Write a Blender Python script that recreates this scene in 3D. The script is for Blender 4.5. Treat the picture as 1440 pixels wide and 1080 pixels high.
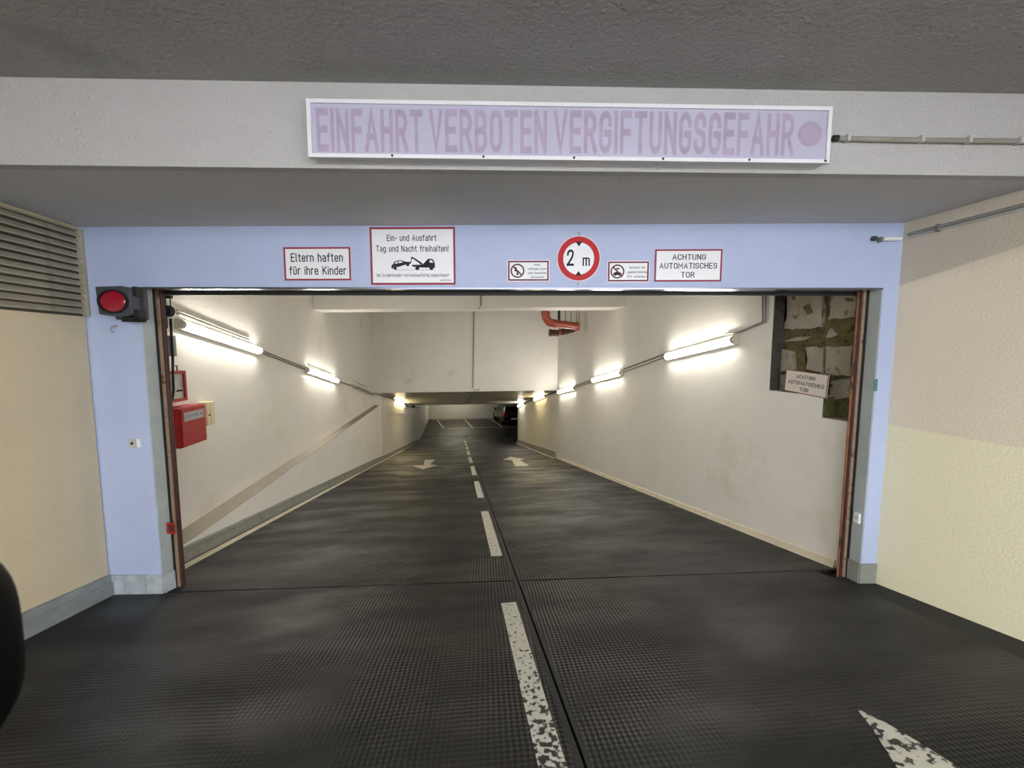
import bpy, bmesh, math, random
from mathutils import Vector, Matrix
random.seed(7)
for o in list(bpy.data.objects): bpy.data.objects.remove(o)
SC = bpy.context.scene
COL = SC.collection
R = math.radians

# ------------------------------------------------------------------ camera, world, exposure
FPX, PITCH = 560.0, R(5.0)
YAW = math.atan(75*math.cos(PITCH)/FPX)
EYE = Vector((0, 0, 1.3))
cd = bpy.data.cameras.new('camera'); cam = bpy.data.objects.new('camera', cd); COL.objects.link(cam)
cam.location = EYE
cam.rotation_euler = (math.pi/2-PITCH, 0, -YAW)
cd.sensor_width = 36; cd.lens = FPX*36/1440; cd.clip_start = .02; cd.clip_end = 200
cd.dof.use_dof = True; cd.dof.focus_distance = 6; cd.dof.aperture_fstop = cd.lens/4.5
SC.camera = cam
w = bpy.data.worlds.new('world'); SC.world = w; w.use_nodes = True
w.node_tree.nodes['Background'].inputs[0].default_value = (.97, .98, 1.0, 1)
w.node_tree.nodes['Background'].inputs[1].default_value = 2.55
SC.view_settings.view_transform = 'Standard'; SC.view_settings.look = 'None'
SC.view_settings.gamma = 1; SC.view_settings.exposure = 1.6; SC.view_settings.use_curve_mapping = False
TUBE = 21.0          # fluorescent strength

# ------------------------------------------------------------------ survey helpers: a sight line meets a real plane
S = .178                                   # ramp gradient
def ray(x, y):
    F = Vector((math.sin(YAW)*math.cos(PITCH), math.cos(YAW)*math.cos(PITCH), -math.sin(PITCH)))
    Rt = Vector((math.cos(YAW), -math.sin(YAW), 0)); U = Rt.cross(F)
    return F + Rt*((x-720)/FPX) + U*((540-y)/FPX)
def hit(n, k, x, y):
    d = ray(x, y); n = Vector(n); return EYE + d*((k-n.dot(EYE))/n.dot(d))
def fl(x, y): return hit((0, S, 1), 0, x, y)
def onX(X, x, y): return hit((1, 0, 0), X, x, y)
def rz(y): return -S*y                     # ramp height at distance y
BZ = -4.7                                  # level of the basement floor
YF = -BZ/S                                 # where the ramp ends
class Plane:
    """vertical wall face through p, turned by a; local u along, w into the wall, z up"""
    def __init__(s, p, a):
        s.a = a; s.A = Vector((math.cos(a), math.sin(a), 0)); s.N = Vector((-s.A.y, s.A.x, 0)); s.p = Vector(p)
    def uz(s, x, y, w=0):
        q = hit(s.N, s.N.dot(s.p)+w, x, y); return (q-s.p).dot(s.A), q.z
    def pt(s, u, w, z): return s.p + s.A*u + s.N*w + Vector((0, 0, z))
    def mat(s, u=0, w=0, z=0): return Matrix.Translation(s.pt(u, w, z)) @ Matrix.Rotation(s.a, 4, 'Z')
FAC = Plane((-2.69, 3.32, 0), R(-8.49))    # facade with the gate
BEA = Plane((0, 2.035, 0), R(-6.17))       # beam that carries the light box
XL, XL2, XR = -2.83, -2.66, 3.05           # upper / lower left wall face, right wall face

# ------------------------------------------------------------------ materials
def lin(c):
    return tuple((v/255/12.92 if v/255 <= .04045 else ((v/255+.055)/1.055)**2.4) for v in c)
def mk(name, rgb, rough=.6, metal=0, var=.0, vscale=3, bump=0, bscale=60, spots=None, emit=0, coat=0, detail=5):
    m = bpy.data.materials.new(name); m.use_nodes = True
    nt = m.node_tree; b = nt.nodes['Principled BSDF']; N = nt.nodes.new; L = nt.links.new
    c = lin(rgb); b.inputs['Base Color'].default_value = (*c, 1)
    b.inputs['Roughness'].default_value = rough; b.inputs['Metallic'].default_value = metal
    if coat: b.inputs['Coat Weight'].default_value = coat
    if emit:
        b.inputs['Emission Color'].default_value = (*c, 1); b.inputs['Emission Strength'].default_value = emit
    if var or bump or spots: tc = N('ShaderNodeTexCoord')
    out = None
    if var:
        n = N('ShaderNodeTexNoise'); n.inputs['Scale'].default_value = vscale; n.inputs['Detail'].default_value = detail
        n.inputs['Roughness'].default_value = .6
        L(tc.outputs['Object'], n.inputs['Vector'])
        r = N('ShaderNodeValToRGB'); r.color_ramp.elements[0].position = .3; r.color_ramp.elements[1].position = .7
        r.color_ramp.elements[0].color = (*[v*(1-var) for v in c], 1); r.color_ramp.elements[1].color = (*[min(1, v*(1+var)) for v in c], 1)
        L(n.outputs['Fac'], r.inputs['Fac']); out = r.outputs['Color']
    if spots:      # (rgb, scale, threshold, softness)
        n = N('ShaderNodeTexNoise'); n.inputs['Scale'].default_value = spots[1]; n.inputs['Detail'].default_value = 6
        n.inputs['Roughness'].default_value = .65
        L(tc.outputs['Object'], n.inputs['Vector'])
        r = N('ShaderNodeValToRGB'); r.color_ramp.elements[0].position = spots[2]; r.color_ramp.elements[1].position = spots[2]+spots[3]
        L(n.outputs['Fac'], r.inputs['Fac'])
        mx = N('ShaderNodeMixRGB'); L(r.outputs['Color'], mx.inputs[0])
        if out: L(out, mx.inputs[1])
        else: mx.inputs[1].default_value = (*c, 1)
        mx.inputs[2].default_value = (*lin(spots[0]), 1); out = mx.outputs[0]
    if out: L(out, b.inputs['Base Color'])
    if bump:
        n = N('ShaderNodeTexNoise'); n.inputs['Scale'].default_value = bscale; n.inputs['Detail'].default_value = 3
        L(tc.outputs['Object'], n.inputs['Vector'])
        bp = N('ShaderNodeBump'); bp.inputs['Strength'].default_value = bump; bp.inputs['Distance'].default_value = .01
        L(n.outputs['Fac'], bp.inputs['Height']); L(bp.outputs['Normal'], b.inputs['Normal'])
    return m
M = {}
M['facade'] = mk('facade_paint', (173, 185, 217), .55, var=.04, vscale=2, bump=.35, bscale=90)
M['reveal'] = mk('reveal_paint', (168, 176, 176), .5, var=.1, vscale=6, bump=.2)
M['beam'] = mk('rough_plaster', (176, 175, 175), .8, var=.05, vscale=1.5, bump=.7, bscale=70)
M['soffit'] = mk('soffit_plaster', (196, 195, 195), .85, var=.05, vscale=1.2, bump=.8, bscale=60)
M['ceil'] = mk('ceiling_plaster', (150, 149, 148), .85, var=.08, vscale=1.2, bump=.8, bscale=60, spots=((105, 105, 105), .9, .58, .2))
M['inner'] = mk('interior_paint', (228, 224, 216), .42, var=.03, vscale=1.6, bump=.2, bscale=25, spots=((214, 204, 188), 1.1, .58, .16))
M['inner_low'] = mk('interior_paint_low', (234, 231, 226), .45, var=.03, vscale=2, bump=.2, bscale=25)
M['innerceil'] = mk('interior_ceiling', (186, 181, 170), .35, var=.05, vscale=1.5, bump=.25, bscale=20)
M['band'] = mk('sloping_ledge_paint', (160, 150, 134), .6, var=.07, vscale=3, bump=.2)
M['cream_l'] = mk('cream_left', (212, 198, 166), .75, var=.05, vscale=1.3, bump=.4, bscale=80)
M['kerb'] = mk('grey_kerb', (134, 136, 130), .5, var=.14, vscale=7, bump=.3, bscale=40)
M['kerb_blue'] = mk('bluegrey_kerb', (172, 180, 186), .45, var=.22, vscale=9, bump=.3, bscale=40, spots=((212, 216, 218), 6, .56, .15))
M['pale'] = mk('pale_strip', (205, 195, 172), .5, var=.08, vscale=6, bump=.2)
M['slat'] = mk('grille_slat', (172, 166, 144), .5, .1, var=.2, vscale=5, spots=((104, 98, 84), 4, .6, .12))
M['dark'] = mk('dark_gap', (24, 24, 24), .9, var=.1)
M['black'] = mk('black_rubber', (20, 20, 20), .55, var=.1)
M['blackgloss'] = mk('black_gloss', (2, 2, 3), .6, var=.1); M['blackgloss'].node_tree.nodes['Principled BSDF'].inputs['Specular IOR Level'].default_value = .12
M['white'] = mk('white_enamel', (228, 230, 235), .35, var=.02)
M['whiteframe'] = mk('white_aluminium', (222, 222, 228), .4, var=.03, vscale=8)
M['lavender'] = mk('faded_acrylic', (180, 178, 200), .3, var=.04, vscale=3)
M['mauve'] = mk('faded_letters', (166, 153, 177), .35, var=.1, vscale=12)
M['red'] = mk('sign_red', (178, 8, 22), .6, var=.03)
M['darkred'] = mk('sign_border_red', (142, 36, 58), .6, var=.05)
M['pinkwhite'] = mk('sign_pinkish_white', (236, 214, 222), .4, var=.02)
M['ink'] = mk('sign_ink', (12, 12, 20), .7, var=.05)
M['ink_grey'] = mk('sign_small_ink', (70, 72, 96), .7, var=.05)
M['boxred'] = mk('box_red', (168, 28, 30), .5, var=.07, vscale=10)
M['steel'] = mk('zinc_steel', (140, 136, 128), .4, .6, var=.2, vscale=14)
M['polish'] = mk('polished_strip', (120, 124, 140), .22, .9, var=.03)
M['tan'] = mk('worn_tan_steel', (150, 128, 108), .5, .2, var=.2, vscale=20, spots=((92, 56, 40), 9, .55, .1))
M['rust'] = mk('rusty_steel', (128, 78, 50), .75, .1, var=.3, vscale=18, bump=.4, spots=((60, 32, 22), 10, .55, .1))
M['maroon'] = mk('maroon_steel', (76, 48, 44), .55, .2, var=.25, vscale=14)
M['conduit'] = mk('grey_conduit', (138, 136, 128), .45, var=.08, vscale=8)
M['conduit_l'] = mk('light_conduit', (178, 178, 176), .4, var=.06, vscale=8)
M['lampbody'] = mk('lamp_housing', (196, 190, 172), .4, var=.04)
M['lens'] = mk('signal_red_lens', (150, 12, 40), .12, var=.1, vscale=30, coat=.6)
M['anth'] = mk('anthracite', (62, 66, 74), .5, var=.06)
M['orange'] = mk('orange_pvc', (158, 74, 54), .28, var=.06)
M['olive'] = mk('olive_mortar', (92, 88, 52), .9, var=.4, vscale=16, bump=1, bscale=50, spots=((62, 50, 36), 14, .55, .1))
M['darkmortar'] = mk('dark_mortar', (72, 70, 60), .9, var=.35, vscale=16, bump=1, bscale=50)
M['stone'] = mk('old_plaster_stone', (158, 150, 134), .85, var=.12, vscale=8, bump=.8, bscale=45, spots=((112, 104, 78), 9, .6, .08))
M['ivory'] = mk('ivory_plastic', (226, 214, 170), .4, var=.04)
M['carpaint'] = mk('car_dark_paint', (34, 36, 42), .2, .4, coat=1)
M['glass'] = mk('car_glass', (14, 16, 18), .06, coat=.5)
M['tail'] = mk('tail_light_red', (210, 24, 36), .15, coat=1)
M['hub'] = mk('wheel_rim', (110, 112, 116), .3, .7)
M['green'] = mk('green_sticker', (70, 118, 104), .5, var=.1)
M['dull_glass'] = mk('cloudy_glass', (170, 172, 166), .12, var=.25, vscale=9)
M['tube_off'] = mk('tube_off', (150, 132, 96), .3, var=.1)
def tube_mat(name, col, st):
    return mk(name, col, .3, emit=st)
M['tube'] = tube_mat('tube_neutral', (255, 250, 238), TUBE)
M['tube_w'] = tube_mat('tube_warm', (255, 236, 180), TUBE*.9)
M['diff'] = mk('diffuser_lit', (255, 238, 206), .3, emit=TUBE)

def right_wall_mat():      # cream wall in three tones with straight edges
    m = mk('cream_right', (214, 202, 178), .75, bump=.4, bscale=80)
    nt = m.node_tree; N = nt.nodes.new; L = nt.links.new; b = nt.nodes['Principled BSDF']
    tc = N('ShaderNodeTexCoord'); sp = N('ShaderNodeSeparateXYZ'); L(tc.outputs['Object'], sp.inputs[0])
    def step(a, bq, lo, hi):      # smoothstep on z + a*y
        mu = N('ShaderNodeMath'); mu.operation = 'MULTIPLY_ADD'; L(sp.outputs['Y'], mu.inputs[0]); mu.inputs[1].default_value = a
        L(sp.outputs['Z'], mu.inputs[2])
        mr = N('ShaderNodeMapRange'); mr.inputs['From Min'].default_value = lo; mr.inputs['From Max'].default_value = hi
        L(mu.outputs[0], mr.inputs['Value']); return mr.outputs[0]
    n = N('ShaderNodeTexNoise'); n.inputs['Scale'].default_value = 1.4; L(tc.outputs['Object'], n.inputs['Vector'])
    r = N('ShaderNodeValToRGB'); L(n.outputs['Fac'], r.inputs['Fac'])
    r.color_ramp.elements[0].color = (*lin((226, 214, 192)), 1); r.color_ramp.elements[1].color = (*lin((234, 222, 200)), 1)
    m1 = N('ShaderNodeMixRGB'); L(step(0, 0, .752, .762), m1.inputs[0]); m1.inputs[1].default_value = (*lin((238, 232, 200)), 1); L(r.outputs[0], m1.inputs[2])
    m2 = N('ShaderNodeMixRGB'); L(step(.197, 0, 2.222, 2.236), m2.inputs[0]); L(m1.outputs[0], m2.inputs[1]); m2.inputs[2].default_value = (*lin((200, 190, 172)), 1)
    L(m2.outputs[0], b.inputs['Base Color'])
    return m
M['cream_r'] = right_wall_mat()

def asphalt():
    m = bpy.data.materials.new('ribbed_asphalt'); m.use_nodes = True
    nt = m.node_tree; N = nt.nodes.new; L = nt.links.new; b = nt.nodes['Principled BSDF']; b.inputs['Specular IOR Level'].default_value = .3
    tc = N('ShaderNodeTexCoord')
    def noise(sc, det=5, map_s=None, rough=.6):
        n = N('ShaderNodeTexNoise'); n.inputs['Scale'].default_value = sc; n.inputs['Detail'].default_value = det; n.inputs['Roughness'].default_value = rough
        if map_s:
            mp = N('ShaderNodeMapping'); mp.inputs['Scale'].default_value = map_s; L(tc.outputs['Object'], mp.inputs[0]); L(mp.outputs[0], n.inputs['Vector'])
        else: L(tc.outputs['Object'], n.inputs['Vector'])
        return n.outputs['Fac']
    big = noise(1, 5, (.55, 1.5, 1))          # cross-lane stains
    r = N('ShaderNodeValToRGB'); e = r.color_ramp.elements
    e[0].position = .36; e[0].color = (*lin((12, 12, 13)), 1); e[1].position = .66; e[1].color = (*lin((40, 39, 37)), 1)
    L(big, r.inputs['Fac'])
    fine = noise(130, 2); r2 = N('ShaderNodeValToRGB'); r2.color_ramp.elements[0].position = .35; r2.color_ramp.elements[1].position = .8
    r2.color_ramp.elements[0].color = (.72, .72, .72, 1); r2.color_ramp.elements[1].color = (1.35, 1.35, 1.35, 1); L(fine, r2.inputs['Fac'])
    mu = N('ShaderNodeMixRGB'); mu.blend_type = 'MULTIPLY'; mu.inputs[0].default_value = 1; L(r.outputs[0], mu.inputs[1]); L(r2.outputs[0], mu.inputs[2])
    sp = N('ShaderNodeSeparateXYZ')
    # slightly wavy grid of pressed pads, about 2.4 cm apart
    wv = N('ShaderNodeTexNoise'); wv.inputs['Scale'].default_value = 1.3; L(tc.outputs['Object'], wv.inputs['Vector'])
    vm = N('ShaderNodeVectorMath'); vm.operation = 'MULTIPLY_ADD'; L(wv.outputs['Color'], vm.inputs[0]); vm.inputs[1].default_value = (.045, .045, 0); L(tc.outputs['Object'], vm.inputs[2])
    mp = N('ShaderNodeMapping'); mp.inputs['Rotation'].default_value = (0, 0, R(3)); L(vm.outputs[0], mp.inputs[0]); L(mp.outputs[0], sp.inputs[0])
    def sn(out, k):
        a = N('ShaderNodeMath'); a.operation = 'MULTIPLY'; L(out, a.inputs[0]); a.inputs[1].default_value = k
        s_ = N('ShaderNodeMath'); s_.operation = 'SINE'; L(a.outputs[0], s_.inputs[0]); return s_.outputs[0]
    mm = N('ShaderNodeMath'); mm.operation = 'MULTIPLY'; L(sn(sp.outputs['X'], 260), mm.inputs[0]); mm.inputs[1].default_value = 1.5
    ad = N('ShaderNodeMath'); ad.operation = 'ADD'; L(mm.outputs[0], ad.inputs[0]); L(sn(sp.outputs['Y'], 260), ad.inputs[1])
    sm = noise(1.1, 3); rr = N('ShaderNodeMapRange'); rr.inputs['From Min'].default_value = .35; rr.inputs['From Max'].default_value = .6; L(sm, rr.inputs['Value'])
    hm = N('ShaderNodeMath'); hm.operation = 'MULTIPLY'; L(ad.outputs[0], hm.inputs[0]); L(rr.outputs[0], hm.inputs[1])
    h2 = N('ShaderNodeMath'); h2.operation = 'MULTIPLY_ADD'; L(fine, h2.inputs[0]); h2.inputs[1].default_value = 1.6; L(hm.outputs[0], h2.inputs[2])
    bp = N('ShaderNodeBump'); bp.inputs['Strength'].default_value = .6; bp.inputs['Distance'].default_value = .002
    L(h2.outputs[0], bp.inputs['Height']); L(bp.outputs[0], b.inputs['Normal'])
    # grooves coloured slightly darker than the pads
    gr = N('ShaderNodeMapRange'); gr.inputs['From Min'].default_value = -1.2; gr.inputs['From Max'].default_value = 1.2; gr.inputs['To Min'].default_value = .86; gr.inputs['To Max'].default_value = 1.14
    L(hm.outputs[0], gr.inputs['Value'])
    m3 = N('ShaderNodeVectorMath'); m3.operation = 'SCALE'; L(mu.outputs[0], m3.inputs[0]); L(gr.outputs[0], m3.inputs['Scale'])
    L(m3.outputs[0], b.inputs['Base Color'])
    ro = N('ShaderNodeMapRange'); ro.inputs['From Min'].default_value = .35; ro.inputs['From Max'].default_value = .65
    ro.inputs['To Min'].default_value = .36; ro.inputs['To Max'].default_value = .62; L(noise(1, 4, (1.0, 2.6, 1)), ro.inputs['Value']); L(ro.outputs[0], b.inputs['Roughness'])
    return m
M['asphalt'] = asphalt()
M['joint'] = mk('joint_dark', (20, 20, 19), .8, var=.2)
M['gutter'] = mk('gutter_asphalt', (20, 20, 21), .7, var=.25, vscale=6, bump=.5, bscale=70)
M['basefloor'] = mk('basement_asphalt', (36, 34, 30), .5, var=.25, vscale=1.5, bump=.2, bscale=60)
def paint(name, thr, rgb=(192, 189, 176), sc=42, grow=0):
    m = mk(name, rgb, .55, var=.1, vscale=20)
    nt = m.node_tree; N = nt.nodes.new; L = nt.links.new; b = nt.nodes['Principled BSDF']
    tc = N('ShaderNodeTexCoord'); n = N('ShaderNodeTexNoise'); n.inputs['Scale'].default_value = sc; n.inputs['Detail'].default_value = 4
    L(tc.outputs['Object'], n.inputs['Vector'])
    v = n.outputs['Fac']
    if grow:      # wear grows towards the street, where cars brake
        sp = N('ShaderNodeSeparateXYZ'); L(tc.outputs['Object'], sp.inputs[0])
        g = N('ShaderNodeMapRange'); g.inputs['From Min'].default_value = grow[0]; g.inputs['From Max'].default_value = grow[1]
        g.inputs['To Min'].default_value = -.17; g.inputs['To Max'].default_value = 0; L(sp.outputs['Y'], g.inputs['Value'])
        a = N('ShaderNodeMath'); a.operation = 'ADD'; L(v, a.inputs[0]); L(g.outputs[0], a.inputs[1]); v = a.outputs[0]
    r = N('ShaderNodeValToRGB'); r.color_ramp.elements[0].position = thr; r.color_ramp.elements[1].position = thr+.05
    L(v, r.inputs['Fac'])
    mx = N('ShaderNodeMixRGB'); mx.inputs[1].default_value = (*lin((38, 37, 36)), 1)
    old = [l for l in nt.links if l.to_socket == b.inputs['Base Color']][0].from_socket
    L(r.outputs[0], mx.inputs[0]); L(old, mx.inputs[2]); L(mx.outputs[0], b.inputs['Base Color'])
    return m
M['paint'] = paint('road_paint', .34)
M['paint_worn'] = paint('road_paint_worn', .36, grow=(1.0, 2.1))
M['paint_arrow'] = paint('road_paint_arrow', .43, sc=30)

# ------------------------------------------------------------------ mesh helpers
def link(name, me, parent=None, mw=None):
    o = bpy.data.objects.new(name, me); COL.objects.link(o)
    if mw is not None: o.matrix_world = mw
    if parent: o.parent = parent
    return o
def fin(name, bm, m, parent=None, mw=None, smooth=False, bev=0):
    if bev:
        es = [e for e in bm.edges if len(e.link_faces) == 2 and e.calc_face_angle(0) > .5]
        bmesh.ops.bevel(bm, geom=es, offset=bev, segments=2, profile=.5, affect='EDGES')
    bmesh.ops.recalc_face_normals(bm, faces=bm.faces)
    me = bpy.data.meshes.new(name); bm.to_mesh(me); bm.free()
    me.materials.append(M[m] if isinstance(m, str) else m)
    if smooth:
        for p in me.polygons: p.use_smooth = True
        try: me.set_sharp_from_angle(angle=R(40))
        except Exception: pass
    return link(name, me, parent, mw)
def tag(o, label=None, cat=None, group=None, kind=None):
    if label: o['label'] = label
    if cat: o['category'] = cat
    if group: o['group'] = group
    if kind: o['kind'] = kind
    return o
def empty(name, mw, label, cat, group=None):
    o = bpy.data.objects.new(name, None); COL.objects.link(o); o.matrix_world = mw; o.empty_display_size = .05
    return tag(o, label, cat, group)
def box(bm, x0, x1, y0, y1, z0, z1):
    vs = [bm.verts.new((x, y, z)) for x in (x0, x1) for y in (y0, y1) for z in (z0, z1)]
    for f in ((0, 1, 3, 2), (4, 6, 7, 5), (0, 4, 5, 1), (2, 3, 7, 6), (0, 2, 6, 4), (1, 5, 7, 3)):
        bm.faces.new([vs[i] for i in f])
def bx(*a):
    bm = bmesh.new(); box(bm, *a); return bm
def prism(bm, pts, d0, d1, ax):
    """polygon pts extruded along axis ax (0: pts=(y,z), 1: pts=(x,z), 2: pts=(x,y)) from d0 to d1"""
    def mkp(p, d):
        return (d, p[0], p[1]) if ax == 0 else ((p[0], d, p[1]) if ax == 1 else (p[0], p[1], d))
    a = [bm.verts.new(mkp(p, d0)) for p in pts]; b = [bm.verts.new(mkp(p, d1)) for p in pts]
    n = len(pts)
    fa = bm.faces.new(a); fb = bm.faces.new(b[::-1])
    for i in range(n): bm.faces.new((a[i], b[i], b[(i+1) % n], a[(i+1) % n]))
    if n > 4: bmesh.ops.triangulate(bm, faces=[fa, fb], quad_method='FIXED', ngon_method='EAR_CLIP')
def pr(pts, d0, d1, ax):
    bm = bmesh.new(); prism(bm, pts, d0, d1, ax); return bm
def tube(bm, path, r, seg=8):
    path = [Vector(p) for p in path]; rings = []
    for i, p in enumerate(path):
        d = (path[min(i+1, len(path)-1)]-path[max(i-1, 0)]).normalized()
        a = d.orthogonal().normalized() if i == 0 else (pa - d*pa.dot(d)).normalized()
        pa = a; b = d.cross(a)
        rr = r[i] if isinstance(r, (list, tuple)) else r
        rings.append([bm.verts.new(p+(a*math.cos(2*math.pi*k/seg)+b*math.sin(2*math.pi*k/seg))*rr) for k in range(seg)])
    for q, s_ in zip(rings, rings[1:]):
        for k in range(seg): bm.faces.new((q[k], q[(k+1) % seg], s_[(k+1) % seg], s_[k]))
    bm.faces.new(rings[0][::-1]); bm.faces.new(rings[-1])
def tb(path, r, seg=8):
    bm = bmesh.new(); tube(bm, path, r, seg); return bm
def disc(bm, cx, cz, rx, rz_, y0, y1, seg=32, inner=None):
    """disc (or ring) standing in the xz plane, from y0 (front) to y1"""
    P = lambda k, s, y: bm.verts.new((cx+rx*s*math.cos(2*math.pi*k/seg), y, cz+rz_*s*math.sin(2*math.pi*k/seg)))
    if inner is None:
        a = [P(k, 1, y0) for k in range(seg)]; b = [P(k, 1, y1) for k in range(seg)]
        bm.faces.new(a); bm.faces.new(b[::-1])
        for k in range(seg): bm.faces.new((a[k], b[k], b[(k+1) % seg], a[(k+1) % seg]))
    else:
        q = [[P(k, s, y) for k in range(seg)] for s, y in ((1, y0), (inner, y0), (inner, y1), (1, y1))]
        for i in range(4):
            a, b = q[i], q[(i+1) % 4]
            for k in range(seg): bm.faces.new((a[k], a[(k+1) % seg], b[(k+1) % seg], b[k]))
def dsc(*a, **k):
    bm = bmesh.new(); disc(bm, *a, **k); return bm
def frame_bm(x0, x1, z0, z1, t, y0, y1):
    bm = bmesh.new()
    box(bm, x0, x1, y0, y1, z1-t, z1); box(bm, x0, x1, y0, y1, z0, z0+t)
    box(bm, x0, x0+t, y0, y1, z0+t, z1-t); box(bm, x1-t, x1, y0, y1, z0+t, z1-t)
    return bm
def fil(pts, r, closed=False):
    """round the inner corners of a polyline"""
    P = [Vector(p) for p in pts]; n = len(P); out = []
    for i in range(n):
        if not closed and i in (0, n-1): out.append(P[i]); continue
        p, a, b = P[i], P[i-1], P[(i+1) % n]
        k = min(r, (a-p).length*.5 if closed or i not in (1,) else (a-p).length, (b-p).length*.5 if closed or i != n-2 else (b-p).length)
        a = p+(a-p).normalized()*k; b = p+(b-p).normalized()*k
        for j in range(6):
            t = j/5; out.append(a*(1-t)**2+p*2*t*(1-t)*.72+(a+b)*.5*2*t*(1-t)*.28+b*t*t)
    if closed: out.append(out[0])
    return [tuple(q) for q in out]
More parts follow.
